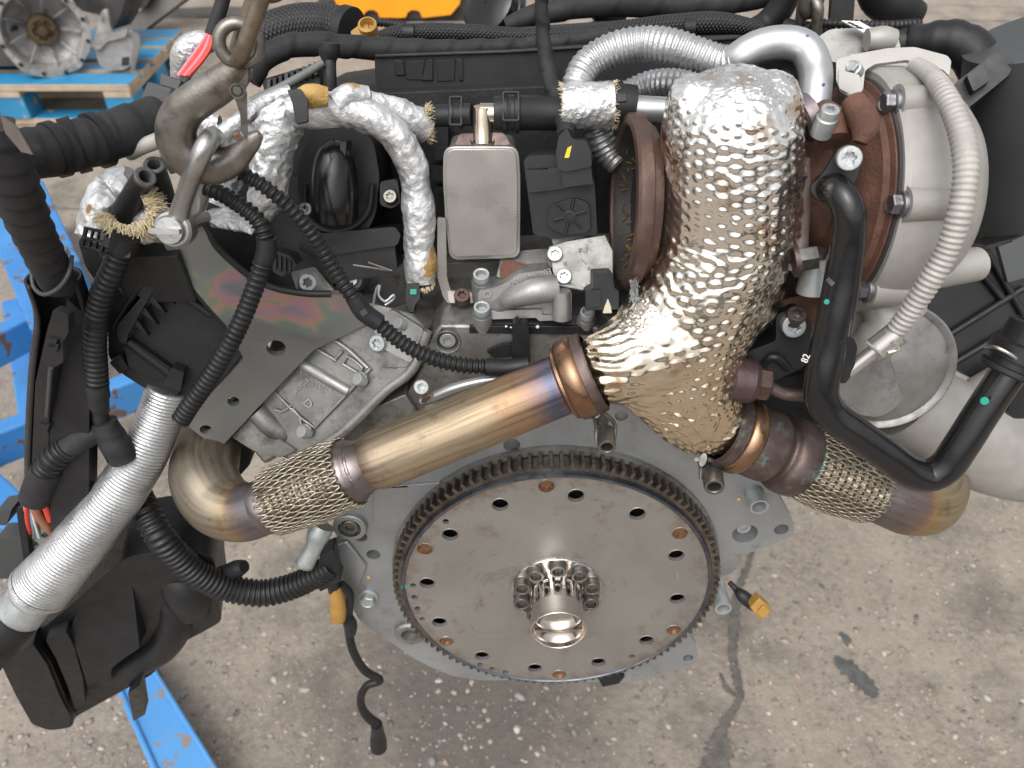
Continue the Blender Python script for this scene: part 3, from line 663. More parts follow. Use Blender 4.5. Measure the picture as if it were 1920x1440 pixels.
# hub with its bolts
hb = lathe('hub_flange', FW_C, EN, [(.043, -.001), (.043, .0012), (.0425, .002), (.041, .002), (.041, .001), (.0005, .001)], steel_pol, fw, seg=72)
for k in range(10):
    a = math.pi/2+k*2*math.pi/10; bolt('spline', FW_C+EN*.0015+(e_u*math.cos(a)+e_v*math.sin(a))*.0338, EN, .0076, zinc_dark, fw, 'bolt', .95)
def hubtube():
    n, m = 46, 112; r = .0245; H = .046; V = []; F = []
    sl = 14
    for i in range(n+1):
        t = i/n*H; rr = r+(.0008*max(0, (t-.041)/.005) if t > .041 else 0)
        for j in range(m):
            a = 2*math.pi*j/m; V.append(FW_C+EN*t+(e_u*math.cos(a)+e_v*math.sin(a))*rr)
    for i in range(n):
        t = (i+.5)/n*H
        for j in range(m):
            ph = ((j+.5)/m*sl) % 1-.5; dx = ph*2*math.pi*r/sl; dt = max(0, abs(t-.016)-.006)
            if (dx/.0032)**2+(dt/.0035)**2 < 1: continue
            F.append([i*m+j, i*m+(j+1) % m, (i+1)*m+(j+1) % m, (i+1)*m+j])
    return mesh(V, F)
ho = link('hub_sleeve', hubtube(), steel_pol, fw, 'polished slotted sleeve at the centre of the drive plate', angle=60)
s_ = ho.modifiers.new('solid', 'SOLIDIFY'); s_.thickness = .0016; s_.offset = -1
lathe('crank_bore', FW_C, EN, [(.0228, .004), (.0226, .030), (.020, .0315), (.012, .0318), (.0005, .0318)], steel_pol, fw, seg=48)
# --- upper rear face of the block between the banks
BP = Plane(A(950, 660, .463), EN)
blk = plate('engine_block', [(826, 610), (1115, 613), (1200, 640), (1240, 760), (1230, 880), (640, 900), (640, 790), (760, 745), (790, 690), (795, 652)], BP, .11, alu_dirty, label='grimy aluminium rear face of the block between the banks', bw=.002, holes=[(839, 641, 22)])
p = BP.at(839, 641); lathe('bolt_recess', p, EN, [(.0103, .0002), (.0098, .0012), (.0086, .0006), (.0080, -.006), (.0005, -.006)], alu_dirty, blk, seg=32)
bolt('torx', p-EN*.002, EN, .0064, zinc, blk)
plate('gasket_strip', [(1040, 612), (1110, 613), (1112, 628), (1030, 627), (880, 625), (880, 612)], BP.off(.0012), .003, plastic, blk, bw=.0004)
for (x, y, r) in ((980, 594, 4), (981, 600, 5), (949, 598, 2.5), (1008, 599, 3.5), (958, 600, 2), (968, 599, 2)):
    bolt('cap', A(x, y+14, .4615), EN, r*.00036, white_mark, blk, 'paint_dot', .3)
plate('cable_clip', [(961, 608), (970, 602), (977, 612), (984, 604), (991, 612), (995, 680), (960, 680)], BP.off(.012), .008, plastic, rc=4, label='black plastic cable clip on the block')
plate('cable_clip', [(912, 660), (938, 648), (960, 645), (962, 668), (930, 672)], BP.off(.008), .004, plastic, rc=3)
# lower block and gasket face under the long pipe
plate('block_side', [(640, 790), (760, 740), (800, 800), (700, 900), (640, 900)], Plane(BP.p+EN*.006, EN), .08, alu_dirty, blk)
tube('sensor_pipe', [(790, 752, .44, 7), (812, 744, .438, 9), (850, 728, .437, 10), (900, 715, .437, 9), (960, 708, .44, 8)], alu_pipe, seg=16, label='pale bent metal tube behind the long exhaust pipe')
boltpx('torx', 790, 726, .437, 14, (.2, -.8, .6), zinc, blk)
tube('copper_clip', [(795, 752, .436, 5), (800, 742, .434, 5), (808, 740, .434, 4)], copper, blk, seg=10)
# --- valley housing (cast bracket with stamped number)
vp = Plane(A(980, 560, .475), (0, -.94, .34))
vh = plate('thermostat_casting', [(896, 585), (897, 545), (925, 540), (945, 532), (975, 513), (1010, 508), (1030, 508), (1036, 530), (1072, 545), (1072, 592), (1018, 595), (1016, 586), (905, 588)], vp, .035, alu, label='grey cast aluminium housing with stamped numbers', rc=5, bw=.004, seg=3)
plate('base_flange', [(890, 583), (1016, 580), (1016, 591), (1072, 590), (1072, 600), (1010, 602), (1006, 596), (890, 600)], vp.off(.004), .04, alu, vh, rc=4, bw=.002)
tube('shoulder', [(930, 575, .473, 12), (965, 558, .470, 20), (1005, 545, .470, 26), (1040, 540, .474, 26)], alu, vh, seg=20)
cast_hi0 = MT('pale_stamp_letters', (.40, .395, .385), (.46, .455, .44), .4, .7)  # paler tone that sets the stamped characters off from the casting
text('stamped_number', '059 121 703', vp.off(.001), 995, 521, 13, 18, cast_hi0, vh, .0009, .9)
text('stamped_mark', 'O', vp.off(.001), 914, 552, 14, 10, cast_hi0, vh, .0008)
tube('boss', [(1053, 598, .462, 17), (1053, 545, .468, 17)], alu, vh, seg=24)
for (x, y, Y, r) in ((903, 516, .490, 16), (904, 577, .468, 16), (1100, 585, .470, 15)):
    p = A(x, y+14, Y); ax = Vector((0, -.25, 1)).normalized(); R = r*mpp(p)
    lathe('spacer', p, ax, [(R*1.2, -.02), (R*1.2, .002), (R*1.05, .004), (R*1.05, .005)], alu, vh, seg=28)
    bolt('spline', p+ax*.003, ax, R*.95, zinc, vh, 'bolt', 1.1)
bp2 = plane3((1030, 470, .495), (1100, 460, .495), (1080, 545, .470))
alu_spk = MT('speckled_plate', (.20, .195, .185), (.26, .255, .24), .5, .5, 60, .3, 700, .1, dirt=((.09, .085, .08), 160, .55, .65))
br = plate('bracket_plate', [(1028, 462), (1060, 452), (1135, 440), (1150, 470), (1150, 545), (1095, 545), (1040, 535)], bp2, .003, alu_spk, label='flat speckled metal bracket plate', bw=.0008)
for (x, y) in ((1041, 478), (1058, 520)): p = bp2.at(x, y); bolt('torx', p+bp2.n*.003, bp2.n, 14.5*mpp(p), zinc, br)
vv = plane3((950, 470, .52), (1060, 440, .53), (980, 500, .505))
plate('cast_web', [(930, 520), (940, 480), (975, 470), (1035, 465), (1040, 500), (960, 520)], vv, .03, alu_dirty, rc=6, bw=.003, label='dark cast web in the valley')
plate('rust_block', [(936, 498), (950, 486), (988, 495), (985, 520), (940, 535)], vv.off(.004), .02, rust, rc=3, label='rust brown block in the valley')
tube('cast_neck', [(1040, 455, .52, 26), (1075, 445, .52, 30), (1100, 450, .52, 30)], alu_dirty, label='dark cast neck under the actuator', seg=24)
# dark mass of the engine behind everything
vd = plate('inlet_manifold', [(420, 300), (520, 200), (700, 175), (1280, 150), (1520, 110), (1700, 130), (1720, 420), (1560, 640), (1300, 640), (800, 640), (640, 600), (480, 480)], Plane(A(900, 400, .60), (0, -.97, .26)), .30, void, label='dark plastic manifold deep between the banks')
plate('crankcase', [(560, 500), (1420, 480), (1400, 800), (1200, 840), (800, 900), (560, 860), (480, 720)], Plane(A(900, 700, .53), EN), .25, alu_dirty, label='dirty crankcase casting in shade')
plate('left_cover', [(300, 470), (345, 380), (440, 330), (560, 330), (600, 470), (640, 570), (560, 600), (440, 560), (360, 540)], Plane(A(470, 460, .53), (0, -.85, .5)), .05, plastic, label='black plastic head cover behind the lifting bracket', rc=10, bw=.004)
# --- left head: cast cover
LP = plane3((687, 608, .476), (432, 820, .452), (722, 731, .449))
ch = plate('cylinder_head_end', [(640, 560), (687, 606), (735, 578), (770, 590), (797, 614), (776, 689), (722, 733), (645, 810), (560, 870), (522, 856), (495, 872), (472, 845), (430, 818), (400, 780), (480, 690)], LP, .07, alu_dirty, label='grimy cast aluminium end of the left cylinder head', bw=.003)
def rib(pts, w, name='cast_rib', mat=alu, t=.002):
    tube(name, [(*((lambda q: (q.x, q.y, q.z))(LP.off(-w*.8*mpp(LP.p)+.0025).at(x, y))), w*1.5*mpp(LP.p)) for x, y in pts], mat, ch, seg=12, world=True, ds=.006)
rib([(800, 620), (774, 690), (722, 733), (645, 808), (590, 845)], 7)
rib([(567, 682), (610, 708), (655, 734)], 8); rib([(655, 734), (695, 690)], 2.6); rib([(655, 734), (590, 802)], 2.2)
rib([(515, 735), (560, 780), (592, 803)], 1.6); rib([(625, 636), (652, 655), (690, 690)], 3); rib([(595, 655), (630, 676)], 2)
for q in ([(628, 674), (642, 658)], [(642, 682), (652, 668), (680, 690)], [(642, 682), (672, 700)], [(672, 700), (680, 690)], [(515, 768), (530, 772), (548, 758)], [(548, 765), (562, 782), (566, 800)]): rib(q, 1.8)
tube('cast_bulge', [(480, 770, .457, 20), (512, 800, .4525, 22), (540, 818, .45, 17), (546, 822, .45, 8)], alu_dirty, ch, seg=20)
plate('raised_pad', [(573, 688), (650, 738), (592, 800), (520, 738)], LP.off(.0025), .004, alu_dirty, ch, rc=5, bw=.0015)
plate('raised_pad', [(690, 600), (735, 580), (795, 618), (770, 682), (720, 655)], LP.off(.005), .006, alu, ch, rc=8, bw=.003)
plate('raised_pad', [(435, 820), (470, 785), (555, 845), (525, 858), (475, 845)], LP.off(.003), .005, alu_dirty, ch, rc=4, bw=.0015)
plate('raised_pad', [(700, 712), (722, 690), (770, 690), (720, 735), (640, 812), (620, 800)], LP.off(.003), .005, alu_dirty, ch, rc=4, bw=.002)
cast_hi = MT('pale_cast_letters', (.36, .355, .34), (.42, .41, .40), .4, .7)  # lighter metal tone so the cast lettering stands out
text('cast_number', '059103173AA', LP.off(.003), 553, 706, 8, 43, cast_hi, ch, .0006, .9)
text('cast_number', 'AlSi9Cu3', LP.off(.003), 566, 724, 8, 43, cast_hi, ch, .0006, .9)
text('cast_mark', 'D', LP.off(.003), 578, 757, 17, -52, cast_hi, ch, .0008); text('cast_mark', '16 / 08', LP.off(.003), 607, 728, 9, -20, cast_hi, ch, .0006)
for (x, y, r, kd, m_) in ((713, 641, 16, 'torx', zinc), (680, 708, 12, 'cap', zinc), (577, 805, 12, 'cap', zinc), (755, 604, 12, 'cap', zinc)):
    p = LP.at(x, y)+LP.n*.007; lathe('bolt_boss', p-LP.n*.004, LP.n, [(r*1.25*mpp(p), -.004), (r*1.2*mpp(p), .002), (r*mpp(p), .003)], alu, ch, seg=24)
    bolt(kd, p, LP.n if kd == 'torx' else (LP.n+Vector((-.6, 0, .7))), r*mpp(p), m_, ch)
for (x, y, Y, r) in ((577, 530, .51, 17), (656, 523, .51, 15)):
    p = A(x, y, Y); ax = Vector((0, -.8, .6)); lathe('bolt_boss', p, ax, [(.0095, -.03), (.0092, -.003), (.007, -.001)], alu, ch, seg=24); bolt('torx', p, ax, r*mpp(p), zinc, ch)
plate('head_ledge', [(545, 510), (590, 500), (615, 530), (640, 560), (700, 570), (740, 580), (690, 605), (640, 590), (560, 555)], plane3((560, 520, .515), (740, 580, .49), (640, 600, .49)), .04, alu_dirty, ch, rc=5)
# --- iridescent lifting bracket
IP = plane3((640, 575, .472), (410, 843, .438), (330, 440, .462))
lb = plate('lifting_bracket', [(338, 398), (372, 405), (387, 423), (400, 457), (433, 493), (477, 527), (517, 543), (573, 553), (640, 553), (672, 583), (687, 608), (587, 657), (497, 750), (410, 843), (353, 800), (363, 773), (433, 700), (457, 672), (446, 652), (423, 610), (383, 567), (353, 527), (333, 490), (312, 468), (298, 440), (312, 410)], IP, .007, iridescent_mat(), None, 'dark iridescent steel lifting bracket on the left cylinder head', holes=[(518, 653, 17.5), (438, 753, 11), (386, 806, 11), (328, 428, 14)], rc=6, bw=.0015)
pts = [(378, 408), (392, 432), (404, 458), (437, 492), (480, 525), (520, 541), (573, 550), (620, 551)]
tube('rolled_edge', [(*IP.off(-.001).at(x, y), 6.5*mpp(IP.p)) for x, y in pts], plastic2, lb, world=True, seg=12)
pts = [(333, 490), (353, 527), (385, 568), (424, 611)]
tube('rolled_edge', [(*IP.off(-.002).at(x, y), 6*mpp(IP.p)) for x, y in pts], plastic2, lb, world=True, seg=12)
plate('slot_window', [(425, 672), (448, 655), (456, 668), (430, 700)], IP.off(-.009), .003, alu, lb, rc=4, bw=.0005)
# ------------------------------------------------------------------ exhaust: cross pipes, flexible joints, clamps
def W(px, py, Y, r): 
    p = A(px, py, Y); return (p.x, p.y, p.z, r*mpp(p))
def V3(t): return Vector(t[:3])
def flexjoint(a, b, r0, r1, parent_label, rows=10, waves=28):
    """corrugated bellows under a knitted wire braid, world a->b"""
    a, b = Vector(a), Vector(b); ax = (b-a); Ln = ax.length; ax.normalize()
    rad = lambda t: (r0+(r1-r0)*t)*(1+.07*math.sin(math.pi*t))
    n = 8; prof = []
    core = tube('flexible_joint', [(*(a+ax*Ln*t), rad(t)*.975) for t in np.linspace(0, 1, 9)], bellows_m, None, parent_label, ds=Ln/(rows*8), seg=72, world=True,
                rfun=lambda s, th, R, X: R-.0022*(.5-.5*np.cos(2*np.pi*s/(Ln/rows)))**.6*1+0*th-.0006*(np.cos(waves*th)>0.55))
    u = ax.orthogonal().normalized(); w = ax.cross(u); V = []; F = []; k5 = 5
    r_ = random.Random(int(a.x*1e5))
    for i in range(rows+1):
        t0 = i/rows; N = waves*8; ph = r_.uniform(0, .15)+(math.pi if i % 2 else 0)
        pts = []
        for j in range(N):
            th = 2*math.pi*j/N; q = waves*th/1+ph
            t = t0+.62/rows*math.sin(q+.5*math.sin(2*q)); t_ = min(max(t, -.04), 1.04)
            t_ += .0035*math.sin(3*th+i*1.7)+.003*math.sin(11*th+i*2.3)
            r = rad(min(max(t_, 0), 1))+.0003+.0006*math.cos(2*q)+.0004*math.sin(5*th+i)
            pts.append(np.array(a+ax*(Ln*t_)+(u*math.cos(th)+w*math.sin(th))*r))
        X = np.array(pts); T = np.roll(X, -1, 0)-np.roll(X, 1, 0); T /= np.linalg.norm(T, axis=1)[:, None]
        Rd = X-np.array(a)-np.outer((X-np.array(a)) @ np.array(ax), np.array(ax)); Rd /= np.linalg.norm(Rd, axis=1)[:, None]
        B = np.cross(T, Rd); base = len(V)
        for j in range(N):
            for k in range(4):
                an = k*math.pi/2+.78; V.append(X[j]+.00075*(math.cos(an)*Rd[j]+1.15*math.sin(an)*B[j]))
        for j in range(N):
            j2 = (j+1) % N
            for k in range(4): F.append([base+j*4+k, base+j*4+(k+1) % 4, base+j2*4+(k+1) % 4, base+j2*4+k])
    link('wire_braid', mesh(V, F), wire_tan, core, angle=0)
    return core
def vband(c, ax, r, parent_label, mat, w=.0115):
    c = Vector(c); ax = Vector(ax).normalized()
    o = lathe('band_clamp', c, ax, [(r*.80, -w*.72), (r*.9, -w*.70), (r*.96, -w*.5), (r*.985, -w*.2), (r, 0), (r*.985, w*.3), (r*.93, w*.6), (r*.86, w*.75), (r*.8, w*.78)], mat, None, parent_label, seg=64, angle=60)
    return o
# left branch
L0, L1 = (480, 957), (1090, 706)
def lp(f, r): # point along the left branch, f in picture x
    t = (f-L0[0])/(L1[0]-L0[0]); y = L0[1]+(L1[1]-L0[1])*t
    return W(f, y, .384+.026*t, r)
flexjoint(V3(lp(517, 1)), V3(lp(652, 1)), lp(517, 60)[3], lp(652, 66)[3], 'braided flexible joint of the left exhaust pipe')
tube('weld_collar', [lp(640, 60), lp(650, 61), lp(662, 61), lp(666, 58), lp(672, 54), lp(690, 51), lp(700, 52)], collar_m, None, 'blue grey weld collar right of the left flexible joint', world=True, ds=.002, seg=48)
lpipe = tube('long_exhaust_pipe', [lp(684, 49), lp(694, 51), lp(712, 57), lp(730, 57.5), lp(900, 58), lp(1060, 58), lp(1085, 59)], pipe_long, None, 'long straight heat tinted exhaust pipe crossing above the drive plate', world=True, ds=.004, seg=56)
tube('weld_collar', [lp(490, 51), lp(498, 54), lp(506, 55), lp(516, 53), lp(524, 51)], collar_m, None, 'weld collar left of the left flexible joint', world=True, ds=.002, seg=48)
tube('exhaust_elbow', [W(402, 806, .47, 55), W(388, 852, .445, 60), W(384, 900, .417, 62), W(412, 944, .398, 61), W(455, 960, .388, 56), lp(494, 52), lp(504, 52)], pipe_elbow, None, 'bronze tinted exhaust elbow at the left below the bracket', ds=.003, seg=56, world=True)
plate('elbow_shade', [(345, 812), (420, 800), (470, 822), (470, 870), (450, 892), (400, 870), (350, 850)], Plane(A(410, 840, .462), (0, -.95, .1)), .04, void, rc=8, label='black plate standing in for shade above the left elbow')  # black plate put in for the shade the elbow runs up into
lax = (V3(lp(1090, 1))-V3(lp(900, 1))).normalized()
c1 = V3(lp(1083, 1)); vb = vband(c1, lax, .0305, 'coppery band clamp joining the long pipe to the shielded elbow', clamp_m)
lathe('joint_flange', c1+lax*.006, lax, [(.028, -.001), (.0295, 0), (.0295, .006), (.027, .007)], iron_dark, vb, seg=56)
lathe('joint_flange', c1-lax*.009, lax, [(.023, -.003), (.027, -.001), (.0272, .003), (.023, .005)], clamp_m, vb, seg=56)
def clampear(parent, px, py, Y, tx, ty, rpx, mat=zinc_dark):
    """bolt and ears of a band clamp: from clamp (tx,ty) to bolt face (px,py)"""
    p, q = A(px, py, Y), A(tx, ty, Y+.004); R = rpx*mpp(p)
    ax = Vector((.05, -.75, .0)).normalized() if True else None
    tube('ear', [(*q, R*.7), (*(q.lerp(p, .5)+Vector((0, .012, 0))), R*.95), (*(p+Vector((0, .016, 0))), R*.9)], zinc_dark, parent, world=True, seg=12, flat=(1, .5), ds=.003)
    for s in (-1, 1):
        tube('ear_strap', [(*(q+Vector((s*R*.6, 0, 0))), R*.22), (*(p+Vector((s*R*1.05, .010, .004))), R*.25), (*(p+Vector((s*R*1.0, .004, -.006))), R*.2)], zinc_dark, parent, world=True, seg=8, ds=.003)
    ax = (CAM-p).normalized()*.5+Vector((0, -.7, -.25))
    bolt('stud', p, ax, R, zinc_dark, parent, 'clamp_bolt', 1.4)
    bolt('spline', p-ax.normalized()*.004, ax, R*.75, zinc_dark, parent, 'bolt', .6)
clampear(vb, 1137, 824, .388, 1120, 772, 17)
def weld(pt, ax, r):
    bmp = lambda th: 1+.008*np.sin(46*th)+.006*np.sin(17*th+1)
    lathe('weld_bead', pt, ax, [(r*.97, -.0022, bmp), (r*1.025, -.0012, bmp), (r*1.04, 0, bmp), (r*1.025, .0012, bmp), (r*.97, .0022, bmp)], collar_m, lpipe, seg=120, angle=60)
for f_ in (672, 704): weld(V3(lp(f_, 1)), lax, lp(f_, 52 if f_ == 704 else 53)[3])
# right branch
R0_, R1_ = (1350, 800), (1650, 925)
def rp_(f, r):
    t = (f-R0_[0])/(R1_[0]-R0_[0]); return W(f, R0_[1]+(R1_[1]-R0_[1])*t, .424-.014*t, r)
rax = (V3(rp_(1600, 1))-V3(rp_(1400, 1))).normalized()
c2 = V3(rp_(1388, 1)); vb2 = vband(c2, rax, .0315, 'coppery band clamp below the shielded elbow on the right', clamp_m, .0105)
lathe('joint_flange', c2-rax*.012, rax, [(.026, -.004), (.0300, -.003), (.0300, .004), (.027, .005)], iron_dark, vb2, seg=56)
clampear(vb2, 1337, 896, .396, 1318, 862, 19)
tube('scaled_collar', [rp_(1396, 68), rp_(1424, 69), rp_(1444, 67), rp_(1450, 62), rp_(1458, 61), rp_(1462, 69), rp_(1470, 74), rp_(1494, 74), rp_(1500, 70), rp_(1506, 70), rp_(1512, 60)], iron_dark, None, 'dark scaled exhaust collar with greenish tint on the right', world=True, ds=.0008, seg=56)
flexjoint(V3(rp_(1506, 1)), V3(rp_(1628, 1)), rp_(1506, 70)[3], rp_(1628, 64)[3], 'braided flexible joint of the right exhaust pipe')
tube('right_exhaust_elbow', [rp_(1616, 54), rp_(1640, 56), W(1672, 933, .409, 58), W(1705, 944, .412, 60), W(1735, 940, .420, 60), W(1752, 915, .435, 58), W(1750, 870, .452, 55)], pipe_elbow2, None, 'bronze tinted exhaust elbow at the right below the black pipe', ds=.003, seg=56, world=True)
# ------------------------------------------------------------------ golden heat shield over the turbine elbow
def shield():
    S = [(1370, 260, .478, 131), (1425, 215, .476, 78), (1325, 225, .478, 80), (1440, 300, .474, 62), (1436, 400, .470, 62), (1368, 335, .474, 134), (1364, 420, .470, 132), (1345, 490, .463, 127), (1315, 560, .456, 122), (1286, 625, .448, 116), (1280, 685, .440, 106), (1292, 735, .434, 94), (1312, 770, .430, 80), (1332, 786, .427, 68), (1222, 652, .432, 92), (1180, 674, .422, 80), (1142, 690, .414, 68)]
    S.append((1258, 598, .447, 92)); S += [(1442, 192, .476, 58), (1455, 255, .473, 46), (1300, 190, .478, 48), (1196, 694, .421, 66), (1232, 722, .426, 66), (1272, 768, .427, 60), (1400, 560, .468, 60)]; chains = [[0, 5, 6, 7, 8, 9, 10, 11, 12, 13], [9, 14, 15, 16], [1, 3, 4, 7], [2, 5], [8, 17, 14], [18, 19, 3], [20, 18], [20, 2], [16, 21, 22, 23, 12], [4, 24, 8]]
    Wd = [np.array(W(*s)) for s in S]
    pts = []
    for c in chains:
        for a, b in zip(c[:-1], c[1:]):
            for t in np.linspace(0, 1, 9): pts.append(Wd[a]*(1-t)+Wd[b]*t)
    pts.append(Wd[1]*.5+Wd[2]*.5)
    bm = bmesh.new()
    for q in pts:
        bmesh.ops.create_icosphere(bm, subdivisions=3, radius=q[3], matrix=Matrix.Translation(q[:3]))
    me = bpy.data.meshes.new('s'); bm.to_mesh(me); bm.free()
    ob = bpy.data.objects.new('s', me); COL.objects.link(ob)
    r = ob.modifiers.new('r', 'REMESH'); r.mode = 'VOXEL'; r.voxel_size = .00085
    sm = ob.modifiers.new('s', 'SMOOTH'); sm.iterations = 9; sm.factor = .5
    m2 = bpy.data.meshes.new_from_object(ob.evaluated_get(bpy.context.evaluated_depsgraph_get()))
    bpy.data.objects.remove(ob)
    n = len(m2.vertices); co = np.zeros(n*3, np.float32); m2.vertices.foreach_get('co', co); co = co.reshape(-1, 3).astype(float)
    no = np.zeros(n*3, np.float32); m2.vertex_normals.foreach_get('vector', no); no = no.reshape(-1, 3)
    # axis of the trunk as function of z for a wrapped dimple lattice
    zs = np.array([w[2] for w in (Wd[13], Wd[10], Wd[8], Wd[6], Wd[0])]); xs = np.array([w[0] for w in (Wd[13], Wd[10], Wd[8], Wd[6], Wd[0])]); ys = np.array([w[1] for w in (Wd[13], Wd[10], Wd[8], Wd[6], Wd[0])])
    z = co[:, 2]; cx = np.interp(z, zs, xs); cy = np.interp(z, zs, ys)+.005
    phi = np.arctan2(co[:, 0]-cx, -(co[:, 1]-cy)); u = phi*.040
    lift = co[:, 1]*.55   # slope of the surface along the view
    v = z*1.0-lift*.0+np.maximum(0, z-zs[-1])*.3
    top = np.clip((no[:, 2]-.75)/.2, 0, 1); v = v*(1-top)+(z-(co[:, 1]-cy))*top
    wob = vnoise(co, 22, 1)*.0016
    p = .0071; a = (u*.88+v*.47)+wob; b = (v*.88-u*.47)+vnoise(co, 22, 2)*.0016
    a = a*(1-top)+(co[:, 0]+wob)*top; b = b*(1-top)+(co[:, 1]*1.1+vnoise(co, 30, 2)*.002)*top; row = np.round(b/p); fa = (a+(row % 2)*p*.5)/p; da = (fa-np.round(fa))*p; db = b-row*p
    r2 = np.sqrt(da**2+db**2)
    zN = np.clip((z-zs[2])/(zs[4]-zs[2]), 0, 1); inten = np.clip(.85+.8*vnoise(co, 26, 5), .3, 1.3)*(1-.25*zN)
    bump = np.clip(1-(r2/.0030)**2, 0, 1)**1.5*.0012*inten
    dim = np.where((z > zs[3]-.01) & (vnoise(co, 18, 9) > .0), -.8, 1)     # some patches pressed in, some out
    br = np.clip((1.0-(co[:, 0]-(Wd[16][0]))/.045), 0, 1)*(z < zs[2])            # towards the left branch: long folds
    t_ = (co-np.array(Wd[16][:3])) @ np.array(lax)
    ang = np.arctan2(co[:, 2]-Wd[15][2], co[:, 1]-Wd[15][1])
    fold = (np.sin(ang*19+vnoise(co, 45, 3)*5)*.0008+vnoise(co*np.array([.5, 1, 1]), 190, 13)*.0009)*br
    cr = 1-np.abs(vnoise(co*np.array([1, 1, 1.6]), 70, 4)); cr = np.clip(cr-.72, 0, 1)/.28
    crum = cr*.0013*np.clip(.35+vnoise(co, 20, 8)*1.3, 0, 1)
    d = bump*dim*(1-.75*br)+fold+crum+vnoise(co, 30, 6)*.0009+vnoise(co, 95, 7)*.00035
    # flat stamped pad on the front
    pc = A(1338, 575, .41); rr = np.linalg.norm((co-np.array(pc)) @ np.stack([np.array(CR), np.array(CU)], 1), axis=1); pad = np.clip((.0115-rr)/.003, 0, 1)*(no[:, 1] < 0)
    d = d*(1-pad)+pad*(.0006+.0005*np.exp(-((rr-.0035)/.0012)**2))
    co = co+no*d[:, None]
    m2.vertices.foreach_set('co', co.astype(np.float32).ravel()); m2.update()
    return m2, co
sme, sco = shield()
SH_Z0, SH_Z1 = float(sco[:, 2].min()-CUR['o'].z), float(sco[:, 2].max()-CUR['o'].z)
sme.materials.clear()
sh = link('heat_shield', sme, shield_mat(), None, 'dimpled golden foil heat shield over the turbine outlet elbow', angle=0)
# turbine outlet flange facing left
fo = A(1184, 380, .497); fx = Vector((-1, -.03, .02)); k = mpp(fo)
tf = lathe('turbine_flange', fo, fx, [(q[0]*k, q[1]*k) for q in [(100, -40), (120, -34), (138, -30), (144, -22), (147, -14), (158, -10), (160, -6), (160, 12), (156, 17), (144, 19), (139, 17), (137, 12)]], rust_flange, None, 'rust brown round flange of the turbine outlet facing left', seg=80)
lathe('bore', fo, fx, [(q[0]*k, q[1]*k) for q in [(137.5, 12), (131, 2), (126, -22), (90, -34), (1, -36)]], dark_scrap, tf, seg=64)
tuft = []
for q in range(50):
    b_ = rng.uniform(-1.15, 1.15); p_ = fo+(CF*math.cos(b_)+CU*math.sin(b_))*(rng.uniform(.88, .97)*134*k)-fx*(rng.uniform(-4, 22)*k)
    tuft.append((p_, p_+Vector((rng.uniform(-1, 1), -rng.uniform(.2, 1), rng.uniform(-1, 1)))*.005))
def hairs(name, segs, rad, mat, parent, label=None):
    V = []; F = []
    for a, b in segs:
        d = (b-a).normalized(); u = d.orthogonal().normalized(); w = d.cross(u); i = len(V)
        for c_, r_ in ((a, rad), (b, rad*.4)):
            for t in range(3): V.append(c_+(u*math.cos(t*2.094)+w*math.sin(t*2.094))*r_)
        F += [[i, i+1, i+4, i+3], [i+1, i+2, i+5, i+4], [i+2, i, i+3, i+5]]
    return link(name, mesh(V, F), mat, parent, label, kind='stuff', smooth=False)
hairs('seal_debris', tuft, .0007, MT('rusty_flakes', (.20, .115, .035), (.28, .17, .05), .7), tf)
# ------------------------------------------------------------------ turbocharger
to = A(1556, 365, .505); tx = Vector((-1, -.04, .03)).normalized(); k = mpp(to)
RS = .85
P_ = lambda L: [(q[0]*k*RS, q[1]*k) for q in L]
rh = lathe('turbine_housing', to, tx, P_([(60, 110), (100, 100), (120, 60), (128, 40), (160, 25), (190, 18), (205, 6), (222, 0), (226, -10), (238, -14), (240, -24)]), rust, None, 'rusty cast iron turbine housing between shield and pale compressor', seg=72)
lathe('seam_ring', to, tx, P_([(236, -16), (243, -18), (243, -26), (238, -27)]), dark_scrap, rh, seg=80)
# cast lug and rib on the rust housing
tube('cast_lug', [W(1545, 205, .49, 20), W(1560, 235, .47, 32), W(1565, 265, .46, 30)], rust, rh, world=True, seg=16)
tube('cast_lug', [W(1600, 190, .47, 22), W(1622, 240, .45, 26), W(1612, 268, .445, 14)], rust, rh, world=True, seg=16)
lobe = lambda th: 1+.012*np.sin(3*th+1)
comp = lathe('compressor_cover', to, tx, [(q[0]*k*RS, q[1]*k, lobe) for q in [(228, -23), (252, -24), (260, -32), (262, -60), (262, -84), (256, -98), (250, -118), (240, -140), (228, -158), (214, -176), (190, -198), (130, -214), (2, -218)]], alu_pale, None, 'pale cast compressor cover of the turbocharger with three hex bolts', seg=96)
seam = Plane(to-tx*(24*k), tx)
for (x, y, ln) in ((1650, 240, 78), (1660, 378, 80), (1622, 529, 80)):
    p = seam.at(x, y); rr = p-to; rr = rr-tx*rr.dot(tx); rr = rr.normalized()*(247*k*RS)
    p = to-tx*(24*k)+rr
    rod('bolt_boss', p-tx*.001, p-tx*(ln*k), 29*k, 26*k, alu_pale, comp, seg=28)
    bolt('hex', p+tx*.001, tx, 16*k, MT('blue_grey_bolt%d' % y, (.22, .22, .24), (.32, .32, .33), .3, .9, 90, .1, 900, .1), comp)
rod('outlet_boss', A(1690, 520, .44), A(1830, 495, .46), .0125, .012, alu_pale, comp, seg=28)
tube('cover_rib', [W(1640, 560, .45, 30), W(1660, 600, .44, 38), W(1640, 640, .435, 40), W(1600, 655, .44, 25)], alu_pale, comp, world=True, seg=24)
plate('cover_foot', [(1590, 520), (1700, 540), (1745, 580), (1700, 620), (1600, 640), (1575, 600)], Plane(A(1650, 590, .455), (-.2, -.9, .3)), .05, alu_pale, comp, rc=14, bw=.004)
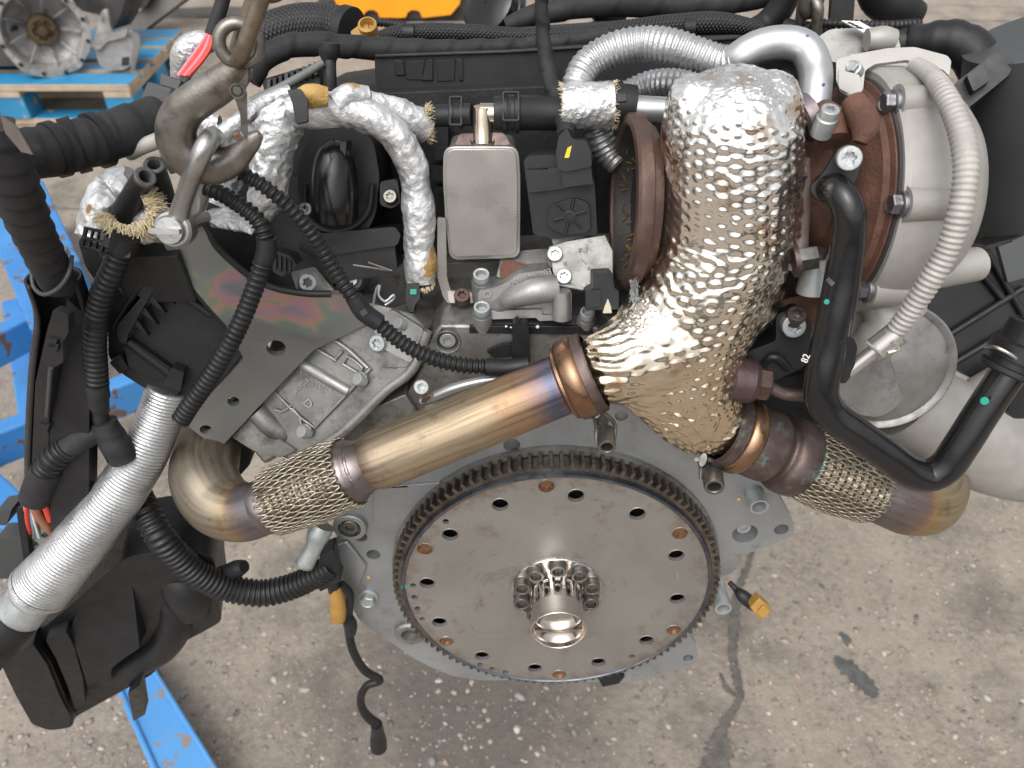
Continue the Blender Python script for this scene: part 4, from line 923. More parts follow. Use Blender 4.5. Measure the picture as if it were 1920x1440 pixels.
# compressor outlet bowl and pipe
bo = A(1660, 688, .452); bax = Vector((-.10, -.93, .36)).normalized(); k2 = mpp(bo)
bowl = lathe('intake_bowl', bo, bax, [(q[0]*k2, q[1]*k2) for q in [(80, -60), (116, -20), (124, -6), (126, 2), (122, 6), (116, 4), (111, 0), (92, 10), (60, 20), (30, 25), (2, 26)]], alu, None, 'grey metal bowl shaped cover below the compressor', seg=72)
plate('bowl_shade_facet', [(1560, 725), (1610, 680), (1650, 645), (1675, 690), (1692, 755), (1650, 785), (1600, 775)], Plane(A(1630, 715, .437), (-.3, -.85, .2)), .01, alu, bowl, rc=20, bw=.003)  # facet added in the outline of the shadow triangle on the bowl
tube('intake_pipe', [W(1690, 745, .475, 80), W(1740, 775, .47, 84), W(1800, 812, .468, 86), W(1850, 840, .47, 84), W(1925, 862, .475, 80), W(1990, 860, .48, 76)], alu_pale, None, 'pale grey cast intake pipe running off to the right', world=True, seg=56)
rod('pipe_lug', A(1835, 735, .49), A(1880, 705, .49), .014, .012, alu_pale, seg=20)
tube('pipe_edge', [W(1545, 820, .425, 10), W(1580, 840, .425, 12), W(1605, 858, .425, 6)], alu_pale, None, 'pale casting edge above the right flexible joint', world=True, seg=12)
# oil feed union under the shield
uo = A(1385, 712, .420); ux = (A(1435, 720, .418)-uo).normalized(); k3 = mpp(uo)
un = lathe('pipe_union', uo, ux, [(q[0]*k3, q[1]*k3) for q in [(20, -30), (42, -14), (42, 22), (36, 32), (20, 34)]], MT('purple_brown_iron', (.075, .05, .05), (.11, .075, .075), .45, .6, 60, .4, 500, .1), None, 'dark brown threaded pipe union at the foot of the shield', seg=32)
lathe('nut', uo+ux*(32*k3), ux, [(30*k3, 0, HEX), (32*k3, 2*k3, HEX), (32*k3, 22*k3, HEX), (28*k3, 26*k3, HEX), (14*k3, 27*k3)], rust_flange, un, seg=48)
tube('feed_pipe', [W(1440, 724, .417, 12), W(1470, 738, .414, 12), W(1505, 742, .412, 12), W(1530, 738, .42, 12)], iron_dark, un, world=True, seg=14)
# fixings between shield and black pipe
boltpx('torx', 1593, 297, .432, 23, (-.25, -.85, .35), zinc, rh)
for (x, y, Y, r, ax) in ((1549, 226, .458, 15, (0, -.25, 1)), ):
    p = A(x, y, Y); lathe('spacer', p, ax, [(.0065, -.01), (.0065, .002), (.0055, .003)], zinc, rh, seg=24); bolt('torx', p+Vector(ax).normalized()*.008, ax, .0056, zinc, rh)
sidef = tube('side_flange', [W(1504, 300, .462, 14), W(1506, 380, .458, 14), W(1500, 440, .455, 16), W(1488, 500, .45, 26)], MT('pinkish_iron', (.22, .17, .16), (.30, .24, .22), .5, .5, 60, .5, 500, .1), None, 'pinkish iron flange edge along the shield', world=True, seg=16)
rod('nut', A(1492, 488, .44), A(1530, 482, .44), .0085, .0085, zinc_dark, sidef, seg=6); rod('washer', A(1486, 489, .44), A(1496, 487, .44), .0115, .0115, iron_dark, sidef, seg=24)
rod('spacer_cone', A(1527, 545, .446), A(1531, 482, .452), .0125, .0085, zinc, sidef, seg=28); rod('stud', A(1531, 484, .45), A(1533, 470, .45), .006, .006, zinc_dark, sidef, seg=12)
plate('oil_drain_flange', [(1440, 600), (1470, 560), (1560, 545), (1600, 580), (1560, 640), (1480, 650)], Plane(A(1500, 590, .465), (0, -.8, .5)), .05, rust, rc=12, bw=.004, label='dark rusty drain flange under the turbine housing')
obr = plate('black_bracket', [(1455, 590), (1500, 575), (1520, 600), (1530, 660), (1505, 690), (1440, 720), (1405, 690), (1400, 660), (1455, 640)], Plane(A(1480, 640, .445), (-.1, -.9, .4)), .03, plastic, rc=10, bw=.003, label='black cast bracket with zinc torx bolt')
boltpx('torx', 1489, 612, .442, 22, (-.1, -.85, .4), zinc, obr); boltpx('torx', 1495, 588, .446, 18, (0, -.3, .9), iron_dark, obr)
tube('bracket_rib', [W(1425, 690, .44, 8), W(1450, 668, .438, 9), W(1478, 690, .436, 8)], plastic, obr, world=True, seg=10)
plate('dark_casting', [(1400, 720), (1560, 690), (1620, 800), (1540, 830), (1440, 780)], Plane(A(1500, 750, .47), (0, -.8, .5)), .06, void, label='dark casting below the black bracket')
# black coolant pipe
cp = tube('coolant_pipe', [W(1548, 352, .452, 27), W(1570, 358, .432, 29), W(1590, 390, .422, 30), W(1590, 450, .417, 31), W(1580, 520, .411, 33), W(1567, 590, .403, 34), W(1554, 650, .396, 34), W(1543, 700, .389, 33), W(1540, 740, .384, 32), W(1556, 774, .380, 31), W(1600, 808, .376, 31), W(1660, 852, .372, 31), W(1705, 884, .370, 31), W(1740, 892, .370, 31), W(1772, 876, .371, 31), W(1800, 838, .375, 31), W(1840, 775, .383, 31), W(1880, 715, .391, 31), W(1905, 680, .396, 31)], MT('satin_black_steel', (.009, .009, .010), (.014, .014, .015), .2, 0, 40, .05, 900, .06), None, 'satin black bent steel pipe in front of the turbocharger', world=True, seg=36, ds=.004)
plate('pipe_flange', [(1517, 352), (1540, 330), (1568, 285), (1600, 272), (1620, 290), (1610, 325), (1595, 365), (1560, 385), (1530, 375)], Plane(A(1570, 320, .444), (-.25, -.85, .35)), .008, plastic2, cp, rc=10, bw=.0015)
plate('pipe_bracket', [(1575, 640), (1600, 632), (1608, 650), (1600, 700), (1585, 720), (1568, 716), (1562, 690)], Plane(A(1585, 680, .386), (.3, -.9, .2)), .004, plastic, cp, rc=8, bw=.001)
p = A(1843, 745, .374); bolt('cap', A(1846, 752, .3745), (-.3, -.9, .3), .0026, green_mark, cp, 'paint_dot', .35)
text('paint_mark', '82', Plane(A(1508, 672, .379), (-.5, -.8, .2)), 1511, 672, 13, 80, white_mark, cp, .0003)
text('paint_mark', '108', Plane(A(1560, 530, .398), (-.1, -.9, .2)), 1556, 528, 9, -40, MT('grey_print', (.15, .15, .15), None, .5), cp, .0003)
bolt('cap', A(1550, 566, .3945), (-.2, -.9, .3), .0016, green_mark, cp, 'paint_dot', .4)
# connector on its end
qc = A(1893, 694, .394); qx = (A(1905, 676, .396)-A(1880, 715, .391)).normalized(); k4 = mpp(qc)
qk = lathe('hose_connector', qc, qx, [(q[0]*k4, q[1]*k4) for q in [(32, -8), (52, -6), (55, -2), (55, 6), (46, 8), (46, 20), (56, 22), (56, 50), (48, 54), (48, 90), (2, 92)]], plastic, None, 'black quick connector on the end of the black steel pipe', seg=48)
tube('spring_clip', [W(1848, 650, .40, 4), W(1870, 652, .39, 4), W(1900, 668, .385, 4), W(1922, 690, .385, 4)], steel_pol, qk, world=True, seg=8)
plate('latch', [(1890, 770), (1905, 720), (1925, 715), (1925, 785), (1900, 785)], Plane(A(1905, 750, .40), (0, -.9, .4)), .008, plastic, qk, rc=4)
# pale corrugated heat sleeve and its steel tail
hsl = tube('heat_sleeve', [W(1716, 122, .515, 17), W(1742, 138, .495, 19), W(1768, 172, .465, 23), W(1790, 215, .445, 25), W(1806, 265, .428, 26), W(1811, 320, .415, 26), W(1800, 395, .403, 26), W(1775, 470, .397, 25), W(1738, 535, .394, 25), W(1700, 592, .393, 23), W(1668, 636, .393, 21)], white_cloth, None, 'pale corrugated heat sleeve curving down over the compressor', world=True, seg=36, ds=.0006, rfun=lambda s, th, R, X: corr(.0036, .0008, .7)(s, th, R*.88, X)*(1+.02*vnoise(X, 60, 3)[:, None]))
e1, e2 = A(1668, 636, .393), A(1578, 706, .390); dx = (e2-e1).normalized()
rod('crimp', e1-dx*.006, e1+dx*.010, .0083, .0083, tin, hsl, seg=28); rod('steel_tail', e1+dx*.006, e2, .0048, .0048, tin, hsl, seg=20)
tube('crimp_ear', [W(1672, 640, .386, 5), W(1685, 655, .385, 5), W(1664, 662, .384, 4)], tin, hsl, world=True, seg=8); tube('crimp_ear', [W(1622, 640, .386, 3), W(1640, 655, .385, 3), W(1652, 664, .384, 3)], tin, hsl, world=True, seg=8)
# aluminium coolant pipe over the top, ribbed hoses
tube('aluminium_bend', [W(1362, 113, .543, 22), W(1384, 106, .54, 28), W(1420, 88, .54, 30), W(1470, 80, .54, 31), W(1508, 90, .535, 31), W(1527, 125, .525, 31), W(1529, 170, .51, 30), W(1524, 215, .50, 29), W(1520, 245, .49, 27)], alu_pipe, None, 'satin aluminium pipe bent over beside the golden shield', world=True, seg=36)
lathe('bend_collar', A(1512, 222, .49), (-.9, -.2, -.4), [(.012, -.006), (.0155, -.004), (.0155, .003), (.012, .005)], MT('mauve_iron', (.22, .18, .19), None, .4, .6), None, seg=32, label='small mauve collar at the foot of the aluminium bend')
bolt('cap', A(1544, 159, .488), (.2, -.9, .3), .0011, blue_mark, None, 'ink_dot', .3); bolt('cap', A(1514, 67, .515), (0, -.5, .8), .001, blue_mark, None, 'ink_dot', .3)
hosef = lambda L, lab, **k: tube('ribbed_hose', [W(*q) for q in L], hose_foil, None, lab, world=True, seg=40, ds=.0007, rfun=corr(k.get('p', .0042), .0011, .8), flat=None)
hosef([(1078, 178, .555, 26), (1083, 150, .56, 28), (1105, 118, .57, 30), (1150, 92, .575, 31), (1205, 82, .575, 32), (1260, 88, .565, 33), (1310, 103, .555, 31), (1355, 116, .545, 30), (1385, 112, .54, 29)], 'long ribbed aluminium hose arching over the engine')
hosef([(1175, 175, .60, 24), (1215, 160, .60, 26), (1260, 155, .59, 26), (1310, 160, .58, 26)], 'second ribbed aluminium hose below the long one')
hosef([(1115, 215, .565, 24), (1122, 250, .56, 27), (1142, 290, .555, 26), (1160, 310, .55, 22)], 'short ribbed hose going down behind the rust brown flange', p=.0045)
sl = tube('foil_sleeve', [W(1052, 200, .545, 40), W(1075, 200, .545, 42), W(1110, 198, .545, 42), W(1150, 196, .545, 41)], foil_clean, None, 'short crinkled foil sleeve on the coolant hose', world=True, seg=48, ds=.0012, rfun=lambda s, th, R, X: R*(1+.035*np.sin(9*th+s*700)*np.sin(s*420)+.03*vnoise(np.stack([np.cos(th)*.02+0*s, np.sin(th)*.02+0*s, s+0*th], -1), 220, 3)))
fz = []
for q in range(260):
    a = rng.random()*6.283; c = A(1054, 200, .545) if q < 130 else A(1150, 196, .545); r = 41*mpp(c); u = Vector((0, math.cos(a), math.sin(a)))
    p = c+u*r*rng.uniform(.9, 1.0); fz.append((p, p+(u*.6+Vector((rng.uniform(-1, 1)*.8-(.6 if q < 130 else -.6), rng.uniform(-.5, .5), rng.uniform(-.5, .5))))*.0028))
hairs('frayed_fibres', fz, .00028, straw, sl)
tube('hose_clamp', [W(1152, 196, .545, 36), W(1170, 196, .545, 37), W(1188, 198, .545, 36)], rubber, None, 'black rubber hose end with clamp right of the foil sleeve', world=True, seg=36)
plate('clamp_latch', [(1155, 176), (1175, 174), (1177, 190), (1157, 192)], Plane(A(1165, 182, .515), (0, -.8, .6)), .003, plastic2, None, 'black latch on the hose clamp', bw=.0006)
tube('aluminium_stub', [W(1185, 203, .545, 24), W(1230, 206, .545, 24), W(1275, 208, .545, 24)], alu_pipe, None, 'straight aluminium pipe running behind the shield', world=True, seg=36)
# small things behind the shield
lathe('grommet', A(1478, 160, .54), (-.8, -.5, .2), [(.03, -.008), (.031, 0), (.028, .004), (.01, .005)], plastic2, None, 'round dark disc behind the golden shield', seg=40)
boltpx('cap', 1457, 145, .53, 9, (-.5, -.5, .5), copper, None, 'brass_cap')
# ------------------------------------------------------------------ right hand side behind the compressor
tube('filter_drum', [W(1975, 60, .64, 150), W(1975, 200, .63, 152), W(1975, 380, .62, 152), W(1960, 520, .60, 145)], drum, None, 'large smooth dark grey air filter drum at the right edge', world=True, seg=72)
tube('air_elbow', [W(1672, 84, .70, 27), W(1700, 80, .70, 30), W(1735, 78, .69, 34), W(1785, 78, .68, 39), W(1822, 98, .67, 40), W(1838, 130, .66, 38)], rubber, None, 'black rubber air elbow at the upper right', world=True, seg=40, rfun=lambda s, th, R, X: R-.0012*(np.cos(2*np.pi*s/.006) > .3)*(s < .055))
cl = plate('air_clip', [(1788, 158), (1868, 95), (1902, 115), (1893, 140), (1850, 175), (1800, 215)], Plane(A(1840, 150, .60), (-.3, -.7, .6)), .03, plastic2, None, 'black plastic clip joining the air elbow to the drum', rc=6, bw=.003)
plate('clip_tab', [(1812, 140), (1845, 118), (1858, 150), (1825, 172)], Plane(A(1840, 145, .592), (-.3, -.7, .6)), .01, plastic2, cl, rc=4, bw=.002)
tube('clip_ring', [W(1782, 195, .59, 12), W(1800, 235, .58, 13), W(1812, 260, .58, 11)], plastic2, cl, world=True, seg=14)
plate('spike', [(1836, 300), (1850, 305), (1838, 316)], Plane(A(1840, 306, .56), (0, -1, .2)), .004, plastic, cl)
bk2 = plate('battery_tray', [(1740, 560), (1820, 500), (1850, 460), (1925, 440), (1925, 720), (1840, 720), (1790, 690), (1740, 640)], Plane(A(1840, 600, .53), (-.1, -.85, .45)), .04, plastic, None, 'black ribbed plastic tray behind the intake pipe', rc=6, bw=.003)
for k_, L_ in enumerate([[(1760, 640), (1920, 540)], [(1790, 680), (1925, 600)], [(1850, 470), (1920, 590)], [(1830, 500), (1880, 560)]]):
    q = Plane(A(1840, 600, .527), (-.1, -.85, .45)); rod('rib', q.at(*L_[0]), q.at(*L_[1]), .003, .003, plastic2, bk2, seg=8)
plate('tray_panel', [(1872, 462), (1925, 440), (1925, 520), (1890, 530)], Plane(A(1900, 480, .515), (-.1, -.8, .5)), .006, drum, bk2, rc=3)
ab = plate('actuator_box', [(1530, 72), (1555, 55), (1640, 50), (1682, 62), (1690, 92), (1640, 108), (1570, 118), (1535, 108)], Plane(A(1610, 90, .62), (-.15, -.6, .75)), .04, alu, None, 'grey aluminium actuator box at the top right', rc=8, bw=.004)
plate('box_step', [(1500, 70), (1525, 62), (1555, 90), (1545, 112), (1520, 105)], Plane(A(1525, 90, .60), (-.2, -.6, .75)), .03, alu, ab, rc=5, bw=.003)
plate('paper_label', [(1578, 38), (1612, 40), (1645, 58), (1625, 64)], Plane(A(1610, 50, .625), (0, -.5, .85)), .001, paper, ab, bw=0)
for i_ in range(5): rod('printed_line', A(1590+i_*8, 42+i_*4, .6235), A(1600+i_*8, 45+i_*3.6, .6235), .0006, .0006, dark_scrap, ab, seg=6)
tube('box_nose', [W(1625, 75, .61, 20), W(1655, 72, .61, 22), W(1676, 74, .61, 18)], alu_pale, ab, world=True, seg=24)
stb = plate('steel_bracket', [(1568, 112), (1600, 102), (1665, 90), (1715, 88), (1776, 104), (1784, 114), (1780, 142), (1768, 130), (1700, 112), (1640, 120), (1622, 132), (1618, 170), (1595, 182), (1575, 172), (1568, 150)], Plane(A(1680, 120, .52), (-.1, -.55, .8)), .003, tin, None, 'bent bright steel bracket on top of the compressor', rc=5, bw=.001)
plate('bracket_tab', [(1572, 130), (1612, 140), (1618, 168), (1596, 178), (1572, 165)], Plane(A(1595, 155, .50), (-.2, -.9, .3)), .0025, tin, stb, rc=6, bw=.001)
boltpx('hex', 1600, 128, .508, 11, (-.6, -.4, .6), zinc, stb)
plate('cover_top', [(1625, 140), (1640, 108), (1720, 95), (1775, 140), (1790, 200), (1700, 190), (1650, 180)], Plane(A(1690, 150, .535), (-.1, -.6, .75)), .04, alu_pale, comp, rc=14, bw=.006, seg=3)
# ------------------------------------------------------------------ centre: cooler can, hoses, plastics
CN = Vector((0, -.93, .36)).normalized()
cpn = Plane(A(903, 380, .515), Vector((0, -.98, .20)))
can = plate('oil_separator_can', [(838, 280), (966, 280), (970, 330), (969, 478), (848, 482), (840, 420), (836, 330)], cpn, .045, tin, None, 'brushed metal can with rounded corners in the middle', rc=16, bw=.004, seg=3)
plate('pressed_rim', [(832, 275), (972, 275), (976, 330), (975, 484), (843, 488), (835, 420), (830, 330)], cpn.off(-.0045), .004, tin, can, rc=20, bw=.0018, seg=3)
plate('pressed_rim', [(836, 278), (969, 278), (972, 330), (971, 481), (846, 485), (838, 420), (834, 330)], cpn.off(-.010), .004, zinc_dark, can, rc=18, bw=.0015)
plate('can_shoulder', [(852, 272), (862, 250), (945, 248), (958, 272)], Plane(A(905, 262, .535), (0, -.75, .66)), .02, iron_dark, can, rc=6, bw=.003)  # dark iron tone paints the shadow on the can's shoulder
tube('tee_pipe', [W(905, 272, .535, 19), W(905, 245, .54, 19), W(905, 205, .545, 19), W(905, 200, .545, 17)], MT('brassy_nickel', (.55, .47, .36), (.62, .54, .43), .22, .95, 40, .04, 900, .05), can, world=True, seg=32)
tube('tee_pipe', [W(900, 213, .545, 19), W(945, 214, .545, 20)], bpy.data.materials['brassy_nickel'], can, world=True, seg=32)
lathe('weld_ring', A(905, 262, .537), (0, -.2, 1), [(.0088, -.002), (.0095, 0), (.0088, .002)], steel, can, seg=32)
# bracket that carries the can
plate('can_bracket', [(820, 408), (836, 410), (838, 520), (845, 545), (885, 552), (886, 570), (840, 570), (830, 555), (820, 520)], Plane(A(840, 500, .505), (.1, -.95, .2)), .003, tin, None, 'bent bright metal bracket under the can', rc=5, bw=.001)
plate('bracket_foot', [(838, 545), (885, 548), (888, 568), (842, 568)], Plane(A(860, 560, .495), (0, -.5, .85)), .003, steel, None, 'metal foot of the can bracket', rc=4, bw=.0008)
bolt('torx', A(866, 553, .490), (0, -.4, .9), .0062, rust_flange, None, 'rusty_bolt', 1, 'small rusted screw on the bracket foot')
# hoses left and right of the tee
tube('rubber_hose', [W(782, 218, .55, 20), W(830, 217, .548, 20), W(885, 215, .545, 21)], rubber, None, 'short black rubber hose left of the metal tee', world=True, seg=32)
tube('rubber_hose', [W(926, 212, .545, 30), W(936, 212, .545, 31), W(1000, 212, .55, 31), W(1060, 214, .552, 30)], rubber, None, 'thick black rubber hose right of the metal tee', world=True, seg=36)
def clampring(x, y, Y, r, w, lab):
    c = A(x, y, Y); R = r*mpp(c); ax = Vector((1, 0, 0))
    o = lathe('hose_clamp', c, ax, [(R, -w), (R+.0016, -w), (R+.0016, -w*.5), (R+.0004, -w*.4), (R+.0004, w*.4), (R+.0016, w*.5), (R+.0016, w), (R, w)], plastic2, None, lab, seg=40)
    q = Plane(c+Vector((0, -R*.75, R*.7)), (0, -.75, .7)); u, v = q.frame()
    for s in (-1, 1):
        rod('clamp_ear', q.p+u*s*w*.9-v*.010, q.p+u*s*w*.9+v*.010, .0012, .0012, plastic2, o, seg=8)
        rod('clamp_bridge', q.p-u*w*.9+v*.010*s, q.p+u*w*.9+v*.010*s, .0012, .0012, plastic2, o, seg=8)
clampring(856, 216, .5475, 21, .0045, 'spring clamp on the thin hose left of the tee'); clampring(958, 212, .547, 32, .006, 'spring clamp on the thick hose right of the tee')
# actuator with connector
ap = Plane(A(1050, 350, .515), Vector((-.12, -.93, .33)))
ac = plate('throttle_actuator', [(982, 300), (990, 292), (1040, 290), (1105, 300), (1115, 345), (1120, 440), (1040, 448), (1000, 440), (992, 380), (985, 330)], ap, .05, plastic, None, 'black plastic actuator with moulded gear cover', rc=6, bw=.003)
plate('actuator_step', [(986, 318), (1070, 312), (1075, 352), (990, 362)], ap.off(.005), .006, plastic2, ac, rc=4, bw=.0015)
plate('gear_cover', [(1030, 385), (1075, 370), (1105, 380), (1108, 435), (1060, 442), (1025, 425)], ap.off(.004), .006, plastic, ac, rc=12, bw=.002)
for k_ in range(6):
    a = k_*math.pi/3+.3; c = ap.off(.0048).at(1068, 405); u, v = ap.frame(); rod('spoke', c+(u*math.cos(a)+v*math.sin(a))*.003, c+(u*math.cos(a)+v*math.sin(a))*.0125, .0012, .0012, plastic2, ac, seg=6)
lathe('hub', ap.off(.004).at(1068, 405), ap.n, [(.0045, 0), (.0045, .0022), (.003, .0024), (.0028, .001), (.0003, .001)], plastic2, ac, seg=24)
cn = plate('plug', [(1048, 255), (1062, 240), (1074, 262), (1100, 264), (1108, 285), (1110, 312), (1062, 322), (1046, 318), (1042, 285)], ap.off(.016), .03, plastic2, ac, rc=5, bw=.003)
plate('paint_mark', [(1064, 277), (1072, 273), (1067, 296), (1058, 296)], ap.off(.0165), .001, yellow_mark, ac, rc=2, bw=0)
plate('plug_lower', [(1050, 318), (1108, 310), (1112, 345), (1056, 352)], ap.off(.012), .02, plastic, ac, rc=4, bw=.002)
# small plug in front of the valley bracket
sp = Plane(A(1130, 560, .452), Vector((0, -.9, .42)))
sk = plate('sensor_plug', [(1112, 512), (1148, 510), (1152, 540), (1160, 545), (1160, 580), (1098, 582), (1098, 548), (1112, 540)], sp, .02, plastic, None, 'black sensor plug with cream lock below the brown flange', rc=3, bw=.0015)
plate('lock_tab', [(1134, 575), (1140, 560), (1146, 575), (1148, 588), (1130, 588)], sp.off(.002), .003, MT('cream_plastic', (.55, .50, .38), None, .5), sk, bw=.0006)
plate('plug_clip', [(1098, 545), (1126, 543), (1126, 575), (1098, 578)], sp.off(.004), .005, plastic2, sk, rc=2, bw=.001)
tube('plug_tail', [W(1150, 590, .45, 18), W(1140, 610, .455, 16), W(1125, 640, .46, 13)], rubber, sk, world=True, seg=14)
hairs('frayed_wire', [(A(1185+rng.uniform(-6, 10), 545+rng.uniform(-22, 22), .44), A(1192+rng.uniform(-8, 8), 545+rng.uniform(-25, 25), .437)) for _ in range(40)], .0005, zinc, sk)
# black dome cover at the left of the can
dp = Plane(A(630, 340, .545), Vector((0, -.9, .42)))
dm = plate('injector_cover', [(560, 300), (575, 265), (600, 245), (665, 240), (700, 262), (712, 330), (705, 400), (690, 432), (640, 445), (585, 440), (565, 410), (558, 350)], dp, .06, plastic, None, 'black plastic injector cover with a glossy dome', rc=14, bw=.004)
tube('dome', [W(630, 268, .535, 8), W(629, 276, .531, 22), W(628, 292, .526, 34), W(628, 318, .521, 41), W(628, 350, .516, 44), W(628, 385, .511, 44), W(628, 404, .510, 43)], gloss, dm, world=True, seg=40, ds=.002)
tube('dome_rim', [W(572, 345, .535, 6), W(575, 400, .528, 7), W(600, 428, .522, 7), (*A(650, 430, .522), 7*mpp(A(650, 430, .522))), W(688, 400, .528, 7), W(698, 345, .535, 6)], plastic, dm, world=True, seg=10)
plate('dome_fin', [(636, 262), (650, 262), (646, 322), (640, 322)], dp.off(.040), .02, plastic, dm, bw=.002)
for (x, y) in ((572, 392), (731, 368)): boltpx('torx', x, y, .525, 13, (0, -.7, .7), zinc_dark, dm)
plate('bolt_lug', [(712, 340), (745, 335), (752, 380), (735, 392), (712, 385)], dp.off(.010), .02, plastic, dm, rc=8, bw=.002)
plate('lower_shelf', [(560, 450), (600, 438), (740, 425), (752, 440), (745, 460), (610, 480), (560, 470)], dp.off(.012), .03, plastic, dm, rc=6, bw=.003)
plate('lower_shelf', [(590, 475), (740, 455), (745, 505), (700, 520), (620, 530)], dp.off(.006), .03, plastic, dm, rc=6, bw=.003)
rod('spring_clip', A(662, 497, .50), A(735, 508, .50), .0008, .0008, steel, dm, seg=6); rod('spring_clip', A(690, 492, .50), A(735, 508, .50), .0008, .0008, steel, dm, seg=6)
plate('valley_cover', [(712, 240), (840, 235), (842, 300), (830, 520), (770, 560), (752, 470), (752, 300)], Plane(A(780, 380, .575), (0, -.95, .3)), .05, plastic, None, 'black plastic cover behind the foil hose', rc=8, bw=.003)
for (x0, y0, x1, y1) in ((815, 280, 840, 300), (810, 310, 836, 340), (815, 350, 838, 362), (760, 255, 800, 270), (780, 540, 820, 570)):
    plate('moulded_block', rect(x0, y0, x1, y1), Plane(A((x0+x1)/2, (y0+y1)/2, .565), (0, -.95, .3)), .02, plastic2, None, rc=3, bw=.0015)
# wiring duct and top harness
du = Plane(A(850, 140, .655), Vector((0, -.97, .25)))
dt = plate('wiring_duct', [(702, 106), (760, 104), (950, 98), (1100, 88), (1400, 72), (1470, 75), (1475, 120), (1300, 170), (1100, 168), (1010, 170), (712, 186), (704, 150)], du, .05, plastic2, None, 'long black plastic wiring duct across the top of the engine', bw=.002)
for L_ in ([(738, 112), (756, 112), (760, 142), (742, 142)], [(800, 110), (812, 110), (812, 152), (790, 152)], [(855, 108), (868, 108), (868, 152), (860, 152)]): plate('duct_rib', L_, du.off(.002), .004, plastic, dt, bw=.0008)
plate('duct_window', [(760, 115), (796, 113), (792, 150), (762, 150)], du.off(.0012), .003, plastic, dt, bw=.0005); plate('duct_window', [(818, 113), (854, 111), (852, 152), (820, 153)], du.off(.0012), .003, plastic, dt, bw=.0005)
plate('duct_lip', [(702, 102), (950, 94), (1400, 68), (1400, 74), (950, 101), (702, 109)], du.off(.004), .006, plastic2, dt, bw=.001)
plate('under_duct', [(712, 180), (1010, 165), (1010, 190), (880, 195), (712, 200)], du.off(-.02), .04, plastic, dt, bw=.002)
tube('taped_loom', [W(468, 150, .62, 22), W(490, 115, .63, 22), W(530, 90, .64, 22), (*A(590, 82, .65), 22*mpp(A(590, 82, .65))), W(660, 88, .66, 21), W(740, 92, .67, 20), W(830, 92, .68, 17), W(930, 88, .69, 15), W(1040, 80, .70, 14), W(1140, 66, .70, 13)], tape, None, 'thick cloth taped wiring loom running along the top of the duct', world=True, seg=32, ds=.0016, rfun=taped(.026, .0011, 3, .03))
def braided(pitch, amp, n=18):
    def f(s, th, R, X):
        a = np.sin(n*th+2*np.pi*s/pitch); b = np.sin(n*th-2*np.pi*s/pitch); return R+amp*np.maximum(a, b)
    return f
def braid_mat(name, sc=(1, 1)):
    m = MT(name, (.010, .010, .011), (.03, .03, .032), .5, 0, 80, 0, 100, .1); N = m.node_tree.nodes; L = m.node_tree.links; B = N['Principled BSDF']
    uv = N.new('ShaderNodeUVMap'); hs_ = []
    for sg in (1, -1):
        mp = N.new('ShaderNodeMapping'); mp.inputs['Scale'].default_value = (sc[0], sg*sc[1], 1); L.new(uv.outputs[0], mp.inputs[0])
        w = N.new('ShaderNodeTexWave'); w.inputs['Scale'].default_value = 1; w.bands_direction = 'DIAGONAL'; L.new(mp.outputs[0], w.inputs[0]); hs_.append(w.outputs['Fac'])
    mx = N.new('ShaderNodeMath'); mx.operation = 'MULTIPLY'; L.new(hs_[0], mx.inputs[0]); L.new(hs_[1], mx.inputs[1])
    bumpn(N, L, B, mx.outputs[0], .9, .0012)
    L.new(ramp(N, L, mx.outputs[0], [(.2, (.006, .006, .007)), (.6, (.045, .045, .05))]), B.inputs['Base Color']); return m
tube('braided_hose', [W(462, 95, .76, 34), W(500, 66, .77, 36), W(560, 48, .78, 38), W(620, 48, .78, 38), W(652, 58, .77, 38)], braid_mat('coarse_black_braid', (16, 10)), None, 'thick braided black hose at the top left', world=True, seg=40, ds=.003)
lathe('hose_collar', A(652, 58, .77), (A(652, 58, .77)-A(618, 48, .78)), [(.020, -.006), (.0222, -.005), (.0222, .005), (.018, .006), (.001, .006)], rubber, None, seg=36, label='black end collar of the thick braided hose')
tube('braided_loom', [W(712, 72, .72, 13), W(740, 64, .725, 15), W(800, 60, .73, 16), W(880, 62, .73, 16), W(980, 68, .73, 15), W(1080, 64, .73, 15), W(1160, 56, .73, 16), W(1260, 48, .74, 20), W(1350, 44, .74, 20), W(1430, 54, .73, 12)], braid_mat('fine_black_braid', (60, 7)), None, 'long braided black wiring loom behind the duct', world=True, seg=28, ds=.004)
for (x, y, Y) in ((767, 62, .71), (1291, 52, .72)): clampx = tube('loom_band', [W(x-10, y, Y+.015, 17), W(x+10, y, Y+.015, 17)], rubber, None, 'rubber band round the braided loom', world=True, seg=28)
tube('conduit', [W(660, 52, .82, 8), W(700, 42, .83, 8), W(760, 48, .82, 8)], rubber, None, 'thin ribbed conduit behind the amber cap', world=True, seg=18, ds=.0008, rfun=corr(.004, .0009, .7))
am = tube('amber_cap', [W(672, 78, .70, 22), W(690, 66, .70, 22), W(700, 58, .70, 16)], yellow_p, None, 'amber plastic plug behind the taped loom', world=True, seg=24)
lathe('cap_ring', A(690, 52, .695), (0, -.5, .8), [(.008, -.006), (.008, .004), (.006, .005), (.005, -.002), (.0003, -.002)], yellow_p, am, seg=24)
